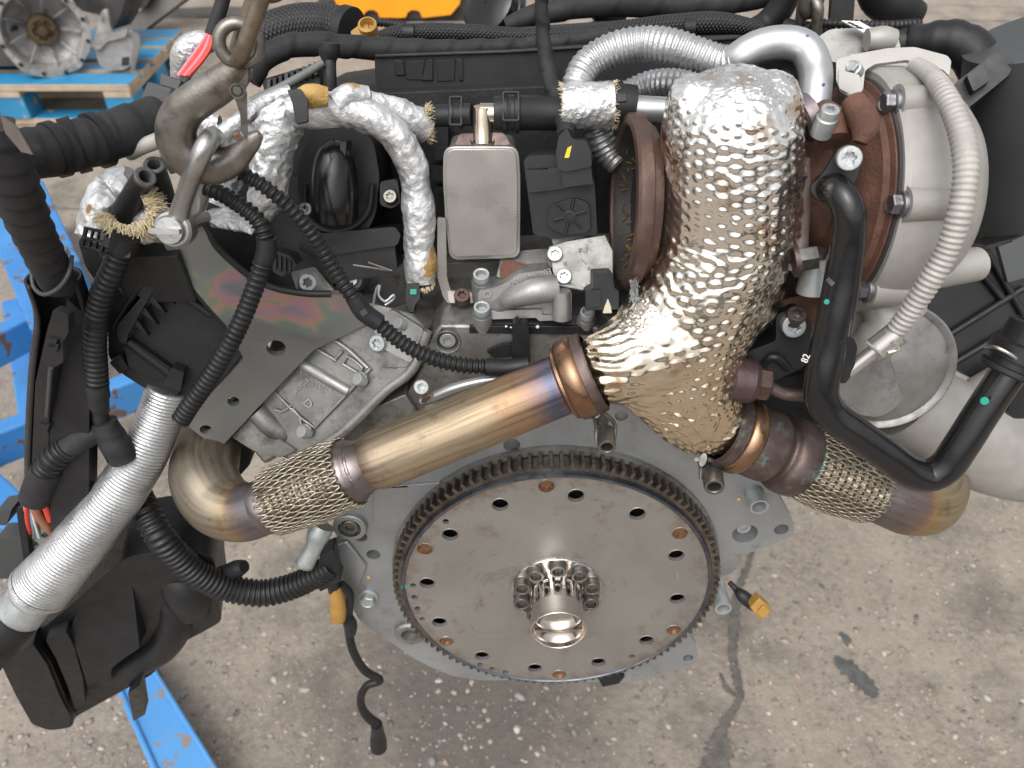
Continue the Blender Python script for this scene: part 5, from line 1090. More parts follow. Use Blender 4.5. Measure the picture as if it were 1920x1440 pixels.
# cable and hoses crossing the top edge
tube('taped_cable', [W(1014, -40, .60, 12), W(1016, 20, .60, 13), W(1020, 80, .595, 14), W(1030, 140, .58, 15), W(1046, 190, .56, 16), W(1058, 235, .535, 16), W(1062, 256, .52, 16)], tape, None, 'cloth taped cable hanging down to the actuator plug', world=True, seg=24, ds=.0016, rfun=taped(.018, .0009, 5, .04))
tube('black_hose', [W(950, 48, .80, 15), W(980, 36, .80, 18), W(1030, 22, .80, 20), W(1100, 10, .80, 22), W(1180, 4, .80, 26), W(1260, 8, .80, 24), W(1340, 8, .80, 21), W(1420, -4, .80, 20), W(1480, -30, .80, 20)], tape, None, 'thick taped hose along the top edge of the picture', world=True, seg=32, ds=.002, rfun=taped(.04, .0012, 8, .03))
tube('black_hose', [W(1478, -60, .77, 22), W(1476, -15, .77, 24), W(1462, 18, .77, 25), W(1436, 45, .77, 24), W(1400, 64, .76, 22)], rubber, None, 'short black hose bending down at the top', world=True, seg=32)
tube('black_hose', [W(1120, 14, .86, 22), W(1160, 36, .86, 18), W(1100, 60, .86, 14)], rubber, None, 'dark hose end below the thick taped hose', world=True, seg=24)
fr = plate('front_cover', [(880, -60), (990, -60), (985, 20), (960, 48), (900, 60), (880, 40)], Plane(A(930, 20, .92), (0, -.9, .4)), .10, plastic, None, 'dark front cover of the engine at the top edge', rc=10, bw=.006)
lathe('front_pulley', A(918, 12, .90), (-.5, -.5, .6), [(.02, -.03), (.032, -.02), (.032, -.012), (.028, -.01), (.032, -.006), (.032, .004), (.025, .008), (.001, .008)], gloss, fr, seg=40)
plate('loom_tray', [(960, 52), (1180, 36), (1480, 60), (1480, 84), (1180, 62), (960, 74)], Plane(A(1200, 60, .78), (0, -.6, .8)), .03, plastic, None, 'black tray under the braided loom', rc=4, bw=.003)
tube('grey_hose', [W(1555, 58, .72, 14), W(1500, 58, .74, 18), W(1470, 50, .75, 15)], rubber, None, 'grey rubber stub beside the second chain', world=True, seg=24)
tube('conduit', [W(1505, 52, .70, 9), W(1540, 45, .70, 9), W(1600, 46, .70, 9), W(1660, 48, .70, 9), W(1725, 44, .71, 9)], plastic, None, 'thin ribbed conduit along the top right', world=True, seg=20, ds=.0008, rfun=corr(.0045, .0012, .6))
plate('strap', [(1562, -40), (1606, -40), (1600, 40), (1556, 46)], Plane(A(1580, 10, .72), (0, -.95, .3)), .006, plastic, None, 'flat black plastic strap standing up at the top', rc=3, bw=.0015)
tube('black_hose', [W(1640, -50, .78, 36), W(1650, -8, .78, 37), W(1685, 14, .78, 36), W(1720, 30, .78, 24)], rubber, None, 'big black hose end at the top right edge', world=True, seg=36)
# dipstick and grey line
dk = tube('dipstick_handle', [W(617, 80, .60, 20), W(617, 100, .598, 20), W(617, 112, .597, 14), W(618, 140, .59, 13), W(620, 178, .585, 12)], rubber, None, 'grey black dipstick handle in front of the taped loom', world=True, seg=20, flat=(1, .8))
tube('thin_line', [W(470, 190, .56, 7), W(530, 162, .57, 8), W(570, 140, .58, 8), W(605, 118, .59, 7)], MT('olive_grey_line', (.12, .13, .12), (.15, .16, .15), .4), None, 'thin olive grey line at the upper left', world=True, seg=14)
tube('thin_line', [W(400, 262, .505, 14), W(450, 225, .52, 15), W(500, 192, .54, 15), W(545, 172, .55, 14)], foil_clean, None, 'silver sheathed line under the hook latch', world=True, seg=20)
jk = plate('connector_block', [(490, 150), (560, 128), (600, 120), (600, 168), (540, 178), (500, 185)], Plane(A(545, 155, .62), (0, -.9, .4)), .04, plastic, None, 'jumble of dark connectors under the loom', rc=4, bw=.002)
for k_ in range(9):
    x = 500+k_*11; y = 158-k_*4; plate('pin_housing', rect(x, y-10, x+7, y+16), Plane(A(545, 155, .612), (0, -.9, .4)), .01, drum if k_ % 3 == 0 else plastic, jk, bw=.0008)
# ------------------------------------------------------------------ foil wrapped hoses
def crumple(amp, f1=90, seed=0, flatn=0):
    def g(s, th, R, X):
        q = X[:, None, :]+R[..., None]*np.stack([np.cos(th), np.sin(th), .3*np.sin(th)], -1)
        n = vnoise(q, f1, seed); rid = 1-np.abs(vnoise(q, f1*1.9, seed+1)); return R*(1+amp*n+amp*1.1*np.clip(rid-.55, 0, 1)+amp*.45*vnoise(q, f1*4.2, seed+2))
    return g
fm = tube('foil_wrapped_hose', [W(548, 212, .52, 30), W(575, 205, .52, 34), W(620, 205, .522, 34), W(672, 212, .525, 33), W(722, 236, .525, 31), W(758, 278, .523, 29), W(778, 330, .520, 28), W(785, 400, .513, 28), W(786, 460, .507, 29), W(788, 505, .502, 29), W(789, 526, .50, 27)], foil, None, 'crinkled silver foil wrapped hose arching down beside the can', world=True, seg=64, ds=.0016, rfun=crumple(.12, 70, 2), flat=(1, .9))
tube('foil_branch', [W(690, 195, .535, 26), W(740, 210, .54, 27), W(780, 228, .545, 30), W(802, 238, .548, 30)], foil, fm, world=True, seg=48, ds=.0016, rfun=crumple(.16, 95, 6), flat=(1, .75))
tube('foil_branch', [W(628, 195, .52, 22), W(655, 178, .525, 20), W(690, 180, .53, 16)], foil, fm, world=True, seg=40, ds=.0016, rfun=crumple(.2, 95, 9))
tube('exposed_padding', [W(562, 186, .515, 18), W(590, 180, .512, 21), W(615, 182, .513, 16)], MT('amber_padding', (.45, .26, .07), (.60, .38, .13), .75, 0, 90, .8, 300, .1, bd=.003), fm, world=True, seg=32, ds=.0016, rfun=crumple(.15, 120, 11))
fz = []
for q in range(220):
    a = rng.random()*6.28; c = A(803, 232, .545); p = c+Vector((rng.uniform(-.002, .002), math.cos(a)*.006, math.sin(a)*.013)); fz.append((p, p+Vector((rng.uniform(.3, 1), rng.uniform(-.6, .2), rng.uniform(-.5, .8)))*.005))
for q in range(160):
    a = rng.random()*6.28; c = A(789, 528, .50); p = c+Vector((math.cos(a)*.0098, math.sin(a)*.0098, rng.uniform(-.001, .001))); fz.append((p, p+Vector((math.cos(a)*.3, math.sin(a)*.3, -rng.uniform(.4, 1)))*.004))
hairs('frayed_fibres', fz, .00028, straw, fm)
plate('band', [(538, 168), (564, 166), (576, 186), (577, 228), (554, 232), (548, 194)], Plane(A(560, 200, .493), (0, -.8, .55)), .003, plastic, fm, rc=4, bw=.001)
fl = tube('foil_wrap', [W(545, 190, .525, 24), W(525, 235, .52, 38), W(512, 290, .512, 36), W(505, 345, .505, 36), W(490, 395, .50, 28), W(470, 420, .495, 14)], foil, None, 'crumpled foil wrap hanging down behind the hook', world=True, seg=64, ds=.0016, rfun=crumple(.2, 85, 14), flat=(1, .7))
tube('foil_wrap', [W(470, 235, .52, 14), W(450, 265, .52, 26), W(420, 330, .515, 34), W(400, 380, .505, 30)], foil, None, 'foil wrap piece inside the hook bend', world=True, seg=56, ds=.0016, rfun=crumple(.2, 85, 17), flat=(1, .7))
tube('foil_sheet', [W(372, 412, .488, 10), W(400, 408, .49, 26), W(440, 412, .49, 28), W(478, 432, .488, 14)], foil_clean, None, 'flat dimpled foil sheet under the corrugated conduit', world=True, seg=56, ds=.0014, rfun=crumple(.2, 120, 21), flat=(.35, 1))
tube('foil_scrap', [W(338, 148, .60, 16), W(345, 120, .60, 24), W(352, 98, .60, 27), W(372, 84, .60, 24), W(398, 78, .60, 16)], foil_clean, None, 'white foil scrap behind the hook eye', world=True, seg=48, ds=.002, rfun=crumple(.12, 70, 23))
tube('foil_scrap', [W(372, 225, .53, 12), W(392, 232, .53, 20), W(412, 235, .53, 14)], foil_clean, None, 'small foil scrap inside the hook', world=True, seg=40, ds=.0016, rfun=crumple(.2, 95, 25))
# coolant hose stubs in glass wool at the left
tube('foil_collar', [W(176, 452, .46, 30), W(200, 400, .475, 48), W(235, 372, .485, 52), W(265, 345, .49, 38)], foil, None, 'torn foil collar round the two cut hoses', world=True, seg=56, ds=.0018, rfun=crumple(.16, 80, 31))
tube('foil_collar', [W(262, 436, .462, 26), W(290, 420, .463, 30), W(312, 432, .46, 26)], foil, None, 'foil scrap beside the shackle pin', world=True, seg=48, ds=.0018, rfun=crumple(.22, 90, 33))
for L_, lab in ([(272, 332, .452, 20), (258, 352, .458, 20), (240, 385, .462, 22), (225, 415, .462, 26)], 'near one of two cut black rubber hose stubs'), ([(289, 310, .466, 19), (297, 335, .472, 20), (305, 372, .476, 22), (300, 410, .476, 24)], 'rear one of two cut black rubber hose stubs'):
    h = tube('hose_stub', [W(*q) for q in L_], rubber, None, lab, world=True, seg=32, caps=(False, True))
    p, q = A(*L_[0][:3]), A(*L_[1][:3]); ax = (p-q).normalized(); R = L_[0][3]*mpp(p)
    lathe('cut_end', p, ax, [(R, -.002), (R, .0005), (R*.9, .001), (R*.62, .001), (R*.58, 0), (R*.56, -.02), (.0003, -.02)], MT('cut_rubber'+lab[:4], (.06, .06, .062), (.10, .10, .10), .45, 0, 300, .3, 800, .1), h, seg=32)
wool = []
for q in range(1800):
    t = rng.uniform(-2.9, 1.3); c = A(242, 392, .452); rr = rng.uniform(.75, 1.15)
    p = c+CR*(math.cos(t)*.0165*rr)+CU*(math.sin(t)*.0135*rr)+CF*rng.uniform(-.006, .01)
    d = CR*math.cos(t)+CU*math.sin(t)*1.0+Vector((rng.uniform(-.8, .8), rng.uniform(-.9, .4), rng.uniform(-.8, .6))); wool.append((p, p+d.normalized()*rng.uniform(.003, .008)))
CUR_W = hairs('glass_wool', wool, .0004, straw, None, 'frayed straw coloured glass wool round the cut hoses')
tube('braided_sleeve', [W(243, 288, .475, 13), W(265, 276, .47, 14), W(300, 262, .47, 15)], white_cloth, None, 'pale woven sleeve behind the hook', world=True, seg=24)
tube('braided_sleeve', [W(310, 290, .49, 12), W(330, 320, .49, 12)], white_cloth, None, 'pale woven sleeve stub below the hook', world=True, seg=20)
# ------------------------------------------------------------------ black box and plastics at the left
xp = plane3((250, 470, .470), (420, 620, .462), (330, 765, .440))
xb = plate('valve_cover_box', [(146, 452), (165, 432), (240, 440), (300, 455), (335, 492), (384, 570), (425, 612), (455, 665), (400, 735), (345, 772), (330, 765), (230, 702), (203, 668), (202, 560), (160, 500)], xp, .07, plastic2, None, 'black plastic cover box left of the lifting bracket', rc=8, bw=.004)
plate('raised_face', [(258, 482), (305, 492), (312, 515), (240, 640), (222, 625), (205, 590), (215, 560)], xp.off(.006), .008, plastic, xb, rc=12, bw=.003)
plate('strap_band', [(300, 490), (312, 500), (240, 628), (236, 645), (222, 640), (218, 612)], xp.off(.012), .012, plastic2, xb, rc=4, bw=.0015)
plate('strap_band', [(288, 488), (297, 489), (216, 610), (214, 625), (210, 612)], xp.off(.0125), .012, plastic2, xb, rc=3, bw=.001)
for (a, b) in (((300, 545), (328, 573)), ((283, 565), (312, 590)), ((266, 585), (297, 612)), ((250, 605), (280, 632))):
    plate('spike_rib', [(a[0]-10, a[1]-2), (a[0]+4, a[1]-9), b], xp.off(.009), .007, plastic2, xb, bw=.0008)
rod('box_edge', xp.off(.004).at(305, 525), xp.off(.004).at(395, 590), .004, .003, plastic, xb, seg=10); rod('box_edge', xp.off(.004).at(240, 640), xp.off(.004).at(320, 700), .004, .004, plastic, xb, seg=10)
plate('box_ledge', [(232, 640), (250, 640), (320, 690), (345, 720), (330, 745), (240, 685)], xp.off(.006), .02, plastic, xb, rc=4, bw=.002)
plate('latch', [(322, 690), (345, 698), (338, 735), (305, 722)], xp.off(.012), .02, plastic2, xb, rc=3, bw=.0015)
plate('latch', [(205, 680), (225, 665), (240, 690), (225, 702)], xp.off(.008), .02, plastic, xb, rc=3, bw=.0015)
plate('box_top', [(160, 445), (240, 440), (300, 430), (345, 420), (335, 480), (250, 482), (200, 490)], plane3((160, 470, .462), (340, 460, .465), (240, 440, .48)), .04, plastic, xb, rc=8, bw=.003)
# clip frame with six windows and the cable tie
fp = plane3((157, 430, .437), (200, 440, .437), (150, 465, .430))
win = [[(162+c*12+r*-4, 431+r*18+c*2.5), (171+c*12+r*-4, 433+r*18+c*2.5), (168+c*12+r*-4, 445+r*18+c*2.5), (159+c*12+r*-4, 443+r*18+c*2.5)] for r in (0, 1) for c in (0, 1, 2)]
plate('clip_frame', [(157, 424), (200, 433), (202, 440), (190, 474), (148, 464)], fp, .004, plastic, None, 'small black plastic clip frame with six windows', holes=win, bw=.0004)
plate('cable_tie', [(192, 450), (200, 444), (232, 460), (246, 463), (244, 484), (226, 482), (222, 475), (194, 462)], fp.off(.002), .003, plastic2, None, 'black cable tie holding the left corrugated conduit', rc=3, bw=.0006)
# black corrugated conduits
def conduit(L_, lab, p=.0046, amp=.0014, mat=None, parent=None, name='corrugated_conduit'):
    return tube(name, [W(*q) for q in L_], mat or plastic, parent, lab, world=True, seg=30, ds=p/8, rfun=corr(p, amp, .45))
conduit([(225, 470, .435, 22), (212, 505, .432, 22), (194, 545, .43, 22), (182, 590, .428, 22), (177, 640, .426, 22), (179, 690, .424, 22), (182, 722, .423, 21)], 'left corrugated black conduit hanging from the cable tie')
tube('conduit_boot', [W(238, 440, .438, 25), W(232, 458, .437, 25), W(224, 474, .435, 23)], rubber, None, 'black rubber boot at the top of the left conduit', world=True, seg=28)
tube('taped_joint', [W(182, 718, .423, 21), W(184, 750, .421, 20), W(188, 775, .42, 15), W(190, 800, .419, 16)], tape, None, 'taped narrowing below the left conduit', world=True, seg=24, ds=.002, rfun=taped(.014, .0007, 41, .04))
conduit([(388, 352, .462, 16), (420, 366, .458, 16), (455, 388, .452, 16.5), (485, 415, .447, 17), (499, 450, .442, 17)], 'corrugated conduit from the hook down to the clip', .0043, .0013)
tube('conduit_clip', [W(499, 446, .441, 18), W(500, 470, .439, 19), W(494, 490, .437, 18)], plastic2, None, 'clip sleeve joining two corrugated conduits', world=True, seg=24)
pk = plate('plug', [(508, 468), (545, 480), (556, 496), (530, 520), (512, 510)], Plane(A(530, 495, .475), (0, -.9, .4)), .02, plastic, None, 'black plug behind the conduit clip', rc=4, bw=.002)
for k_ in range(4): plate('plug_rib', rect(514+k_*9, 476+k_*4, 518+k_*9, 505+k_*3), Plane(A(530, 495, .473), (0, -.9, .4)), .004, plastic2, pk, bw=.0005)
conduit([(494, 486, .437, 17.5), (484, 520, .433, 17.5), (466, 570, .428, 17.5), (444, 620, .423, 17.5), (415, 672, .418, 18), (384, 722, .414, 18), (358, 758, .411, 18), (340, 786, .41, 18)], 'corrugated conduit lying over the iridescent bracket', .0043, .0013)
conduit([(452, 325, .452, 15), (490, 346, .450, 15), (535, 382, .45, 15), (572, 422, .45, 15.5), (600, 462, .45, 15.5), (632, 515, .448, 15.5), (664, 560, .443, 15.5)], 'corrugated conduit running diagonally from the hook to the block', .0043, .0013)
tube('conduit_clip', [W(662, 556, .442, 16), W(682, 585, .44, 18), W(712, 606, .438, 17)], plastic2, None, 'smooth joint sleeve on the diagonal conduit', world=True, seg=24)
plate('cable_tie', [(672, 585), (684, 577), (692, 588), (680, 596)], Plane(A(682, 586, .425), (0, -.8, .5)), .004, plastic, None, 'small tie head on the diagonal conduit', bw=.0006)
conduit([(710, 606, .438, 15), (740, 632, .437, 15.5), (775, 655, .436, 15.5), (820, 674, .436, 15.5), (870, 685, .437, 15.5), (915, 688, .438, 15.5)], 'corrugated conduit in front of the block recess bolt', .0043, .0013)
tube('conduit_clip', [W(910, 688, .438, 16.5), W(950, 690, .439, 16.5), W(992, 684, .440, 16.5)], rubber, None, 'smooth black sleeve end behind the long pipe', world=True, seg=24)
# little spring clip and injector plug
tube('spring_clip', [W(700, 570, .455, 2.6), W(707, 540, .455, 2.6), W(712, 535, .455, 2.6), W(710, 553, .453, 2.6), W(722, 565, .452, 2.6), W(738, 553, .455, 2.6), W(738, 560, .455, 2.6), W(722, 572, .452, 2.6)], zinc, None, 'bright bent spring clip beside the diagonal conduit', world=True, seg=8, ds=.001)
ip = plate('injector_plug', [(762, 532), (786, 530), (788, 560), (778, 572), (776, 585), (768, 585), (760, 565)], Plane(A(775, 555, .485), (0, -.85, .5)), .015, plastic2, None, 'black injector plug below the foil hose', rc=3, bw=.0015)
plate('green_seal', rect(769, 542, 781, 552), Plane(A(775, 547, .4845), (0, -.85, .5)), .001, green_mark, ip, bw=0)
tube('injector_tip', [W(772, 585, .483, 6), W(768, 600, .48, 7), W(758, 612, .478, 9)], plastic, ip, world=True, seg=12)
inj = plate('injector_clamp', [(740, 600), (765, 588), (790, 605), (775, 622), (750, 615)], Plane(A(765, 605, .475), (0, -.7, .7)), .008, steel, None, 'small steel clamp plate at the injector', rc=3, bw=.001)
# left trough shell and taped looms
tube('taped_loom', [W(-40, 310, .40, 46), W(40, 292, .42, 47), W(110, 280, .44, 46), W(180, 264, .46, 45), W(245, 240, .48, 42), W(300, 215, .50, 36)], tape, None, 'very thick taped loom running behind the hook at the left', world=True, seg=44, ds=.0014, rfun=taped(.017, .0009, 13, .025))
bmx = braid_mat('open_braid', (10, 16))
for k_, (a, b) in enumerate(((96, 112), (128, 152), (176, 190))):
    yy = lambda x: 292-(x-40)*.17-max(0, x-110)*.06
    tube('braid_gap', [W(a, yy(a), .436+k_*.012, 46), W(b, yy(b)-1, .440+k_*.012, 46)], bmx, None, None, world=True, seg=44, ds=.002, flat=(1.12, 1.12))
tube('taped_loom', [W(-20, 235, .385, 44), W(2, 290, .385, 46), W(28, 352, .39, 44), W(52, 410, .395, 38), W(78, 465, .405, 34), W(108, 530, .42, 32)], tape, None, 'untidy taped loom coming down the left edge into the trough', world=True, seg=40, ds=.0014, rfun=taped(.012, .0013, 17, .07))
plate('tape_flap', [(0, 215), (30, 235), (62, 290), (40, 285), (10, 250)], Plane(A(30, 255, .365), (.3, -.9, .3)), .001, MT('brown_tape_flap', (.10, .075, .065), (.13, .10, .09), .6), None, 'loose brown tape flap on the left loom', bw=0)
def trough():
    n = 26; V = []; F = []
    path = catmull([W(100, 520, .430, 45), W(118, 580, .432, 45), W(112, 680, .432, 48), (*A(108, 780, .430), 50*mpp(A(108, 780, .430))), W(108, 880, .428, 52), W(112, 1000, .425, 50)], 8)
    for i, q in enumerate(path):
        for j in range(n):
            a = math.pi*(-.15)+j/(n-1)*math.pi*1.45
            V.append(Vector(q[:3])+CR*(math.cos(a)*q[3]*1.05)+Vector((0, math.sin(a)*q[3]*.8, 0)))
    for i in range(len(path)-1):
        for j in range(n-1): F.append([i*n+j, i*n+j+1, (i+1)*n+j+1, (i+1)*n+j])
    return mesh(V, F)
tr = link('cable_trough', trough(), plastic, None, 'black plastic cable trough standing at the left edge', angle=60); s_ = tr.modifiers.new('s', 'SOLIDIFY'); s_.thickness = .0018
tp = Plane(A(110, 750, .405), Vector((-.25, -.95, .1)))
plate('trough_lid', [(100, 580), (128, 590), (128, 625), (118, 640), (118, 680), (100, 690), (92, 760), (90, 960), (60, 985), (58, 900), (66, 720), (88, 620)], tp, .006, plastic, tr, rc=5, bw=.002)
plate('trough_face', [(125, 560), (160, 590), (168, 700), (166, 960), (150, 1010), (95, 1000), (92, 760), (105, 680), (118, 640)], Plane(A(140, 780, .412), (.1, -.97, .15)), .02, plastic, tr, rc=6, bw=.004)
for (x, y) in ((98, 648), (80, 800), (95, 640)): plate('trough_clip', [(x-8, y-5), (x+12, y-2), (x+8, y+12), (x-8, y+10)], tp.off(.002), .006, plastic2, tr, rc=2, bw=.001)
rod('trough_slot', tp.off(.001).at(95, 690), tp.off(.001).at(88, 780), .0016, .0016, drum, tr, seg=6)
tube('trough_lip', [W(60, 500, .42, 4), W(62, 535, .412, 4), W(80, 552, .405, 4), W(110, 540, .402, 4), W(130, 510, .405, 4), W(135, 480, .415, 4)], drum, tr, world=True, seg=10)
# Y joint of the conduits and the hanging loom
tube('taped_joint', [W(196, 790, .418, 22), W(206, 815, .415, 26), W(220, 838, .412, 27), W(232, 860, .41, 25)], tape, None, 'taped sleeve where the conduits join', world=True, seg=28, ds=.002, rfun=taped(.016, .0009, 43, .03))
conduit([(205, 820, .430, 24), (228, 862, .445, 24), (250, 908, .436, 25), (272, 955, .412, 26), (295, 998, .399, 27), (330, 1042, .395, 27), (380, 1082, .395, 27), (435, 1104, .398, 26), (490, 1112, .40, 26), (540, 1102, .404, 25), (590, 1080, .408, 24), (622, 1060, .411, 23)], 'thick ribbed black loom sagging below the exhaust elbow', .0052, .0016)
tube('taped_joint', [W(184, 808, .418, 22), W(150, 824, .412, 24), W(125, 842, .408, 24)], tape, None, 'taped branch leading to the torn wires', world=True, seg=28, ds=.002, rfun=taped(.016, .0009, 45, .03))
conduit([(128, 838, .408, 24), (105, 858, .404, 25), (86, 882, .401, 25)], 'short ribbed conduit above the torn wires', .005, .0015)
tube('conduit_boot', [W(88, 880, .401, 27), W(76, 905, .399, 28), W(66, 934, .397, 28)], tape, None, 'square cut tape end above the torn wires', world=True, seg=28)
for k_, (m_, L_) in enumerate([(red_w, [(78, 930, 7), (88, 955, 7), (96, 975, 7)]), (brown_w, [(62, 932, 9), (72, 965, 9), (92, 990, 9), (100, 1000, 8)]), (red_w, [(52, 934, 4), (50, 965, 4), (56, 1000, 4)]), (white_w, [(58, 940, 3), (64, 975, 3), (74, 1008, 3)]), (blue_w, [(56, 940, 3.5), (60, 985, 3.5), (66, 1030, 3.5)]), (pink_w, [(48, 938, 3), (46, 968, 3), (54, 1010, 3)]), (white_w, [(66, 945, 3), (70, 980, 3), (72, 1010, 3)])]):
    tube('wire', [W(x, y, .397+k_*.001, r) for x, y, r in L_], m_, None, None, world=True, seg=10)
cp2 = plane3((20, 960, .405), (130, 960, .405), (60, 1050, .395))
cb = plate('open_connector', [(36, 955), (60, 950), (110, 985), (140, 940), (150, 970), (125, 1010), (90, 1040), (60, 1060), (44, 1010)], cp2, .02, MT('pale_green_insert', (.16, .20, .14), (.22, .25, .19), .6), None, 'open multi pin connector with torn wires', rc=4, bw=.001)
for (x, y, r) in ((98, 996, 12), (90, 1015, 6), (76, 1025, 6), (68, 1035, 6), (84, 1002, 5), (66, 1018, 4), (100, 975, 5), (58, 1000, 4)):
    p = cp2.at(x, y); lathe('pin_socket', p, cp2.n, [(r*mpp(p), -.001), (r*mpp(p), .002), (r*.7*mpp(p), .002), (r*.6*mpp(p), -.001), (.0002, -.001)], wire_tan if r == 6 else drum, cb, seg=16)
plate('connector_wall', [(30, 955), (42, 948), (60, 1060), (46, 1068)], cp2.off(.006), .02, plastic, cb, bw=.001); plate('connector_wall', [(100, 935), (150, 945), (160, 1000), (140, 1010), (110, 965)], cp2.off(.008), .02, plastic, cb, rc=4, bw=.002)
plate('connector_shell', [(-10, 1010), (40, 1008), (52, 1060), (30, 1085), (-10, 1085)], cp2.off(.004), .02, drum, cb, rc=4, bw=.002); plate('connector_shell', [(-10, 960), (22, 955), (12, 985), (-10, 985)], cp2.off(.006), .02, drum, cb, rc=3, bw=.002)
# ribbed aluminium hose at the lower left
ah = tube('ribbed_air_hose', [W(318, 725, .45, 46), W(300, 780, .44, 47), W(270, 850, .425, 50), W(230, 915, .41, 53), W(180, 982, .395, 56), W(125, 1048, .380, 60), W(78, 1100, .37, 64)], hose_foil, None, 'long ribbed silver air hose running to the lower left corner', world=True, seg=64, ds=.0005, rfun=lambda s, th, R, X: corr(.0029, .0008, .7)(s, th, R*.88, X)*(1+.012*vnoise(X[:, None, :]+R[..., None]*np.stack([np.cos(th), np.sin(th), 0*th], -1), 45, 51)), caps=(True, False))
ae = A(78, 1100, .37); aq = A(125, 1048, .380); adir = (ae-aq).normalized()
lathe('hose_end', ae, adir, [(56*mpp(ae), -.002), (57.5*mpp(ae), .0015), (54*mpp(ae), .002), (53*mpp(ae), -.02)], hose_foil, ah, seg=64)
tube('end_pipe', [W(95, 1080, .374, 42), W(60, 1122, .364, 45), W(30, 1158, .356, 46)], zinc, ah, world=True, seg=56, ds=.001, rfun=lambda s, th, R, X: R+.0009*np.exp(-((s-.018)/.0015)**2)-.001*(s > .026))
tube('end_hose', [W(34, 1155, .355, 42), W(0, 1192, .345, 43), W(-40, 1235, .335, 44)], rubber, ah, world=True, seg=48)
# black air box in the lower left
bpx = plane3((300, 1100, .40), (100, 1250, .385), (400, 1180, .41))
ab2 = plate('air_box', [(235, 1045), (330, 1030), (395, 1040), (404, 1060), (412, 1140), (416, 1165), (390, 1180), (310, 1222), (290, 1262), (240, 1290), (140, 1345), (135, 1362), (90, 1368), (60, 1358), (40, 1300), (5, 1245), (35, 1215), (150, 1120)], bpx, .06, plastic, None, 'large black plastic air box hanging in the lower left corner', rc=22, bw=.013, seg=5)
plate('box_panel', [(215, 1050), (242, 1045), (252, 1130), (262, 1215), (225, 1240), (165, 1290), (150, 1240), (130, 1185), (150, 1130)], plane3((232, 1050, .402), (150, 1260, .371), (262, 1215, .380)), .03, plastic2, ab2, rc=8, bw=.004)
plate('box_lid', [(2, 1246), (40, 1215), (70, 1210), (95, 1240), (120, 1300), (140, 1350), (134, 1364), (92, 1370), (60, 1358), (30, 1305)], bpx.off(.012), .03, plastic, ab2, rc=14, bw=.006, seg=4)
plate('lid_band', [(40, 1218), (62, 1208), (88, 1245), (112, 1305), (132, 1345), (128, 1362), (112, 1366), (92, 1318), (66, 1262)], bpx.off(.016), .02, plastic, ab2, rc=5, bw=.002)
plate('lid_band', [(85, 1200), (125, 1185), (140, 1215), (155, 1270), (160, 1320), (140, 1330), (128, 1290), (105, 1235)], bpx.off(.012), .02, plastic2, ab2, rc=6, bw=.003)
tube('moulded_bulge', [W(318, 1120, .412, 22), W(330, 1165, .406, 30), W(305, 1212, .402, 30), W(262, 1240, .398, 28), W(232, 1266, .394, 24)], plastic, ab2, world=True, seg=28)
tube('moulded_bulge', [W(320, 1065, .42, 36), W(350, 1098, .415, 46), W(362, 1138, .414, 36)], plastic, ab2, world=True, seg=32)
tube('spigot', [W(395, 1085, .41, 16), W(425, 1075, .408, 17), W(448, 1065, .406, 16), (*A(458, 1062, .405), 12*mpp(A(458, 1062, .405)))], rubber, ab2, world=True, seg=24)
plate('foot', [(240, 1300), (262, 1285), (272, 1340), (250, 1352)], Plane(A(255, 1310, .383), (0, -.9, -.2)), .015, plastic, ab2, rc=3, bw=.002)
# water stub, small plugs, hanging cable
ws = tube('water_stub', [W(606, 985, .42, 22), W(597, 1003, .415, 22), W(590, 1022, .41, 17), W(578, 1045, .405, 17), W(572, 1056, .403, 18)], zinc, None, 'grey metal water stub below the left flexible joint', world=True, seg=28, caps=(True, False), ds=.002)
p, q = A(572, 1056, .403), A(580, 1040, .406); lathe('stub_rim', p, p-q, [(18*mpp(p), -.001), (18.5*mpp(p), .001), (15*mpp(p), .0018), (13*mpp(p), .0005), (12*mpp(p), -.012), (.0003, -.012)], alu, ws, seg=28)
hl = plate('loom_holder', [(600, 1040), (625, 1030), (632, 1075), (640, 1090), (620, 1100), (600, 1110), (590, 1085)], Plane(A(615, 1070, .405), (0, -.95, .1)), .015, plastic, None, 'black loom holder at the left of the rear plate', rc=5, bw=.002)
yp = tube('amber_plug', [W(628, 1100, .408, 12), W(632, 1120, .407, 15), W(634, 1145, .405, 16), W(634, 1160, .404, 15)], yellow_p, None, 'amber plug hanging at the left of the rear plate', world=True, seg=16, flat=(1, .9))
tube('plug_boot', [W(618, 1078, .41, 14), W(626, 1098, .409, 13), W(629, 1112, .408, 12)], plastic, yp, world=True, seg=14)
hc = tube('hanging_cable', [W(640, 1095, .41, 8), W(655, 1112, .41, 8), W(654, 1150, .408, 8), W(655, 1190, .405, 8), W(664, 1225, .402, 8), W(685, 1258, .40, 8), W(712, 1276, .40, 8), W(690, 1284, .398, 7.5), W(677, 1305, .396, 7.5), W(680, 1330, .394, 8), W(694, 1348, .392, 9), W(706, 1356, .391, 9)], rubber, None, 'thin black cable dangling over the yard with a plug on its end', world=True, seg=16, ds=.003)
tube('cable_plug', [W(706, 1358, .391, 11), W(708, 1372, .390, 12), W(709, 1385, .389, 15), W(710, 1401, .387, 16)], plastic, hc, world=True, seg=20)
tube('cable_knot', [W(652, 1160, .405, 12), W(657, 1172, .405, 13), W(657, 1186, .404, 11)], plastic2, hc, world=True, seg=14)
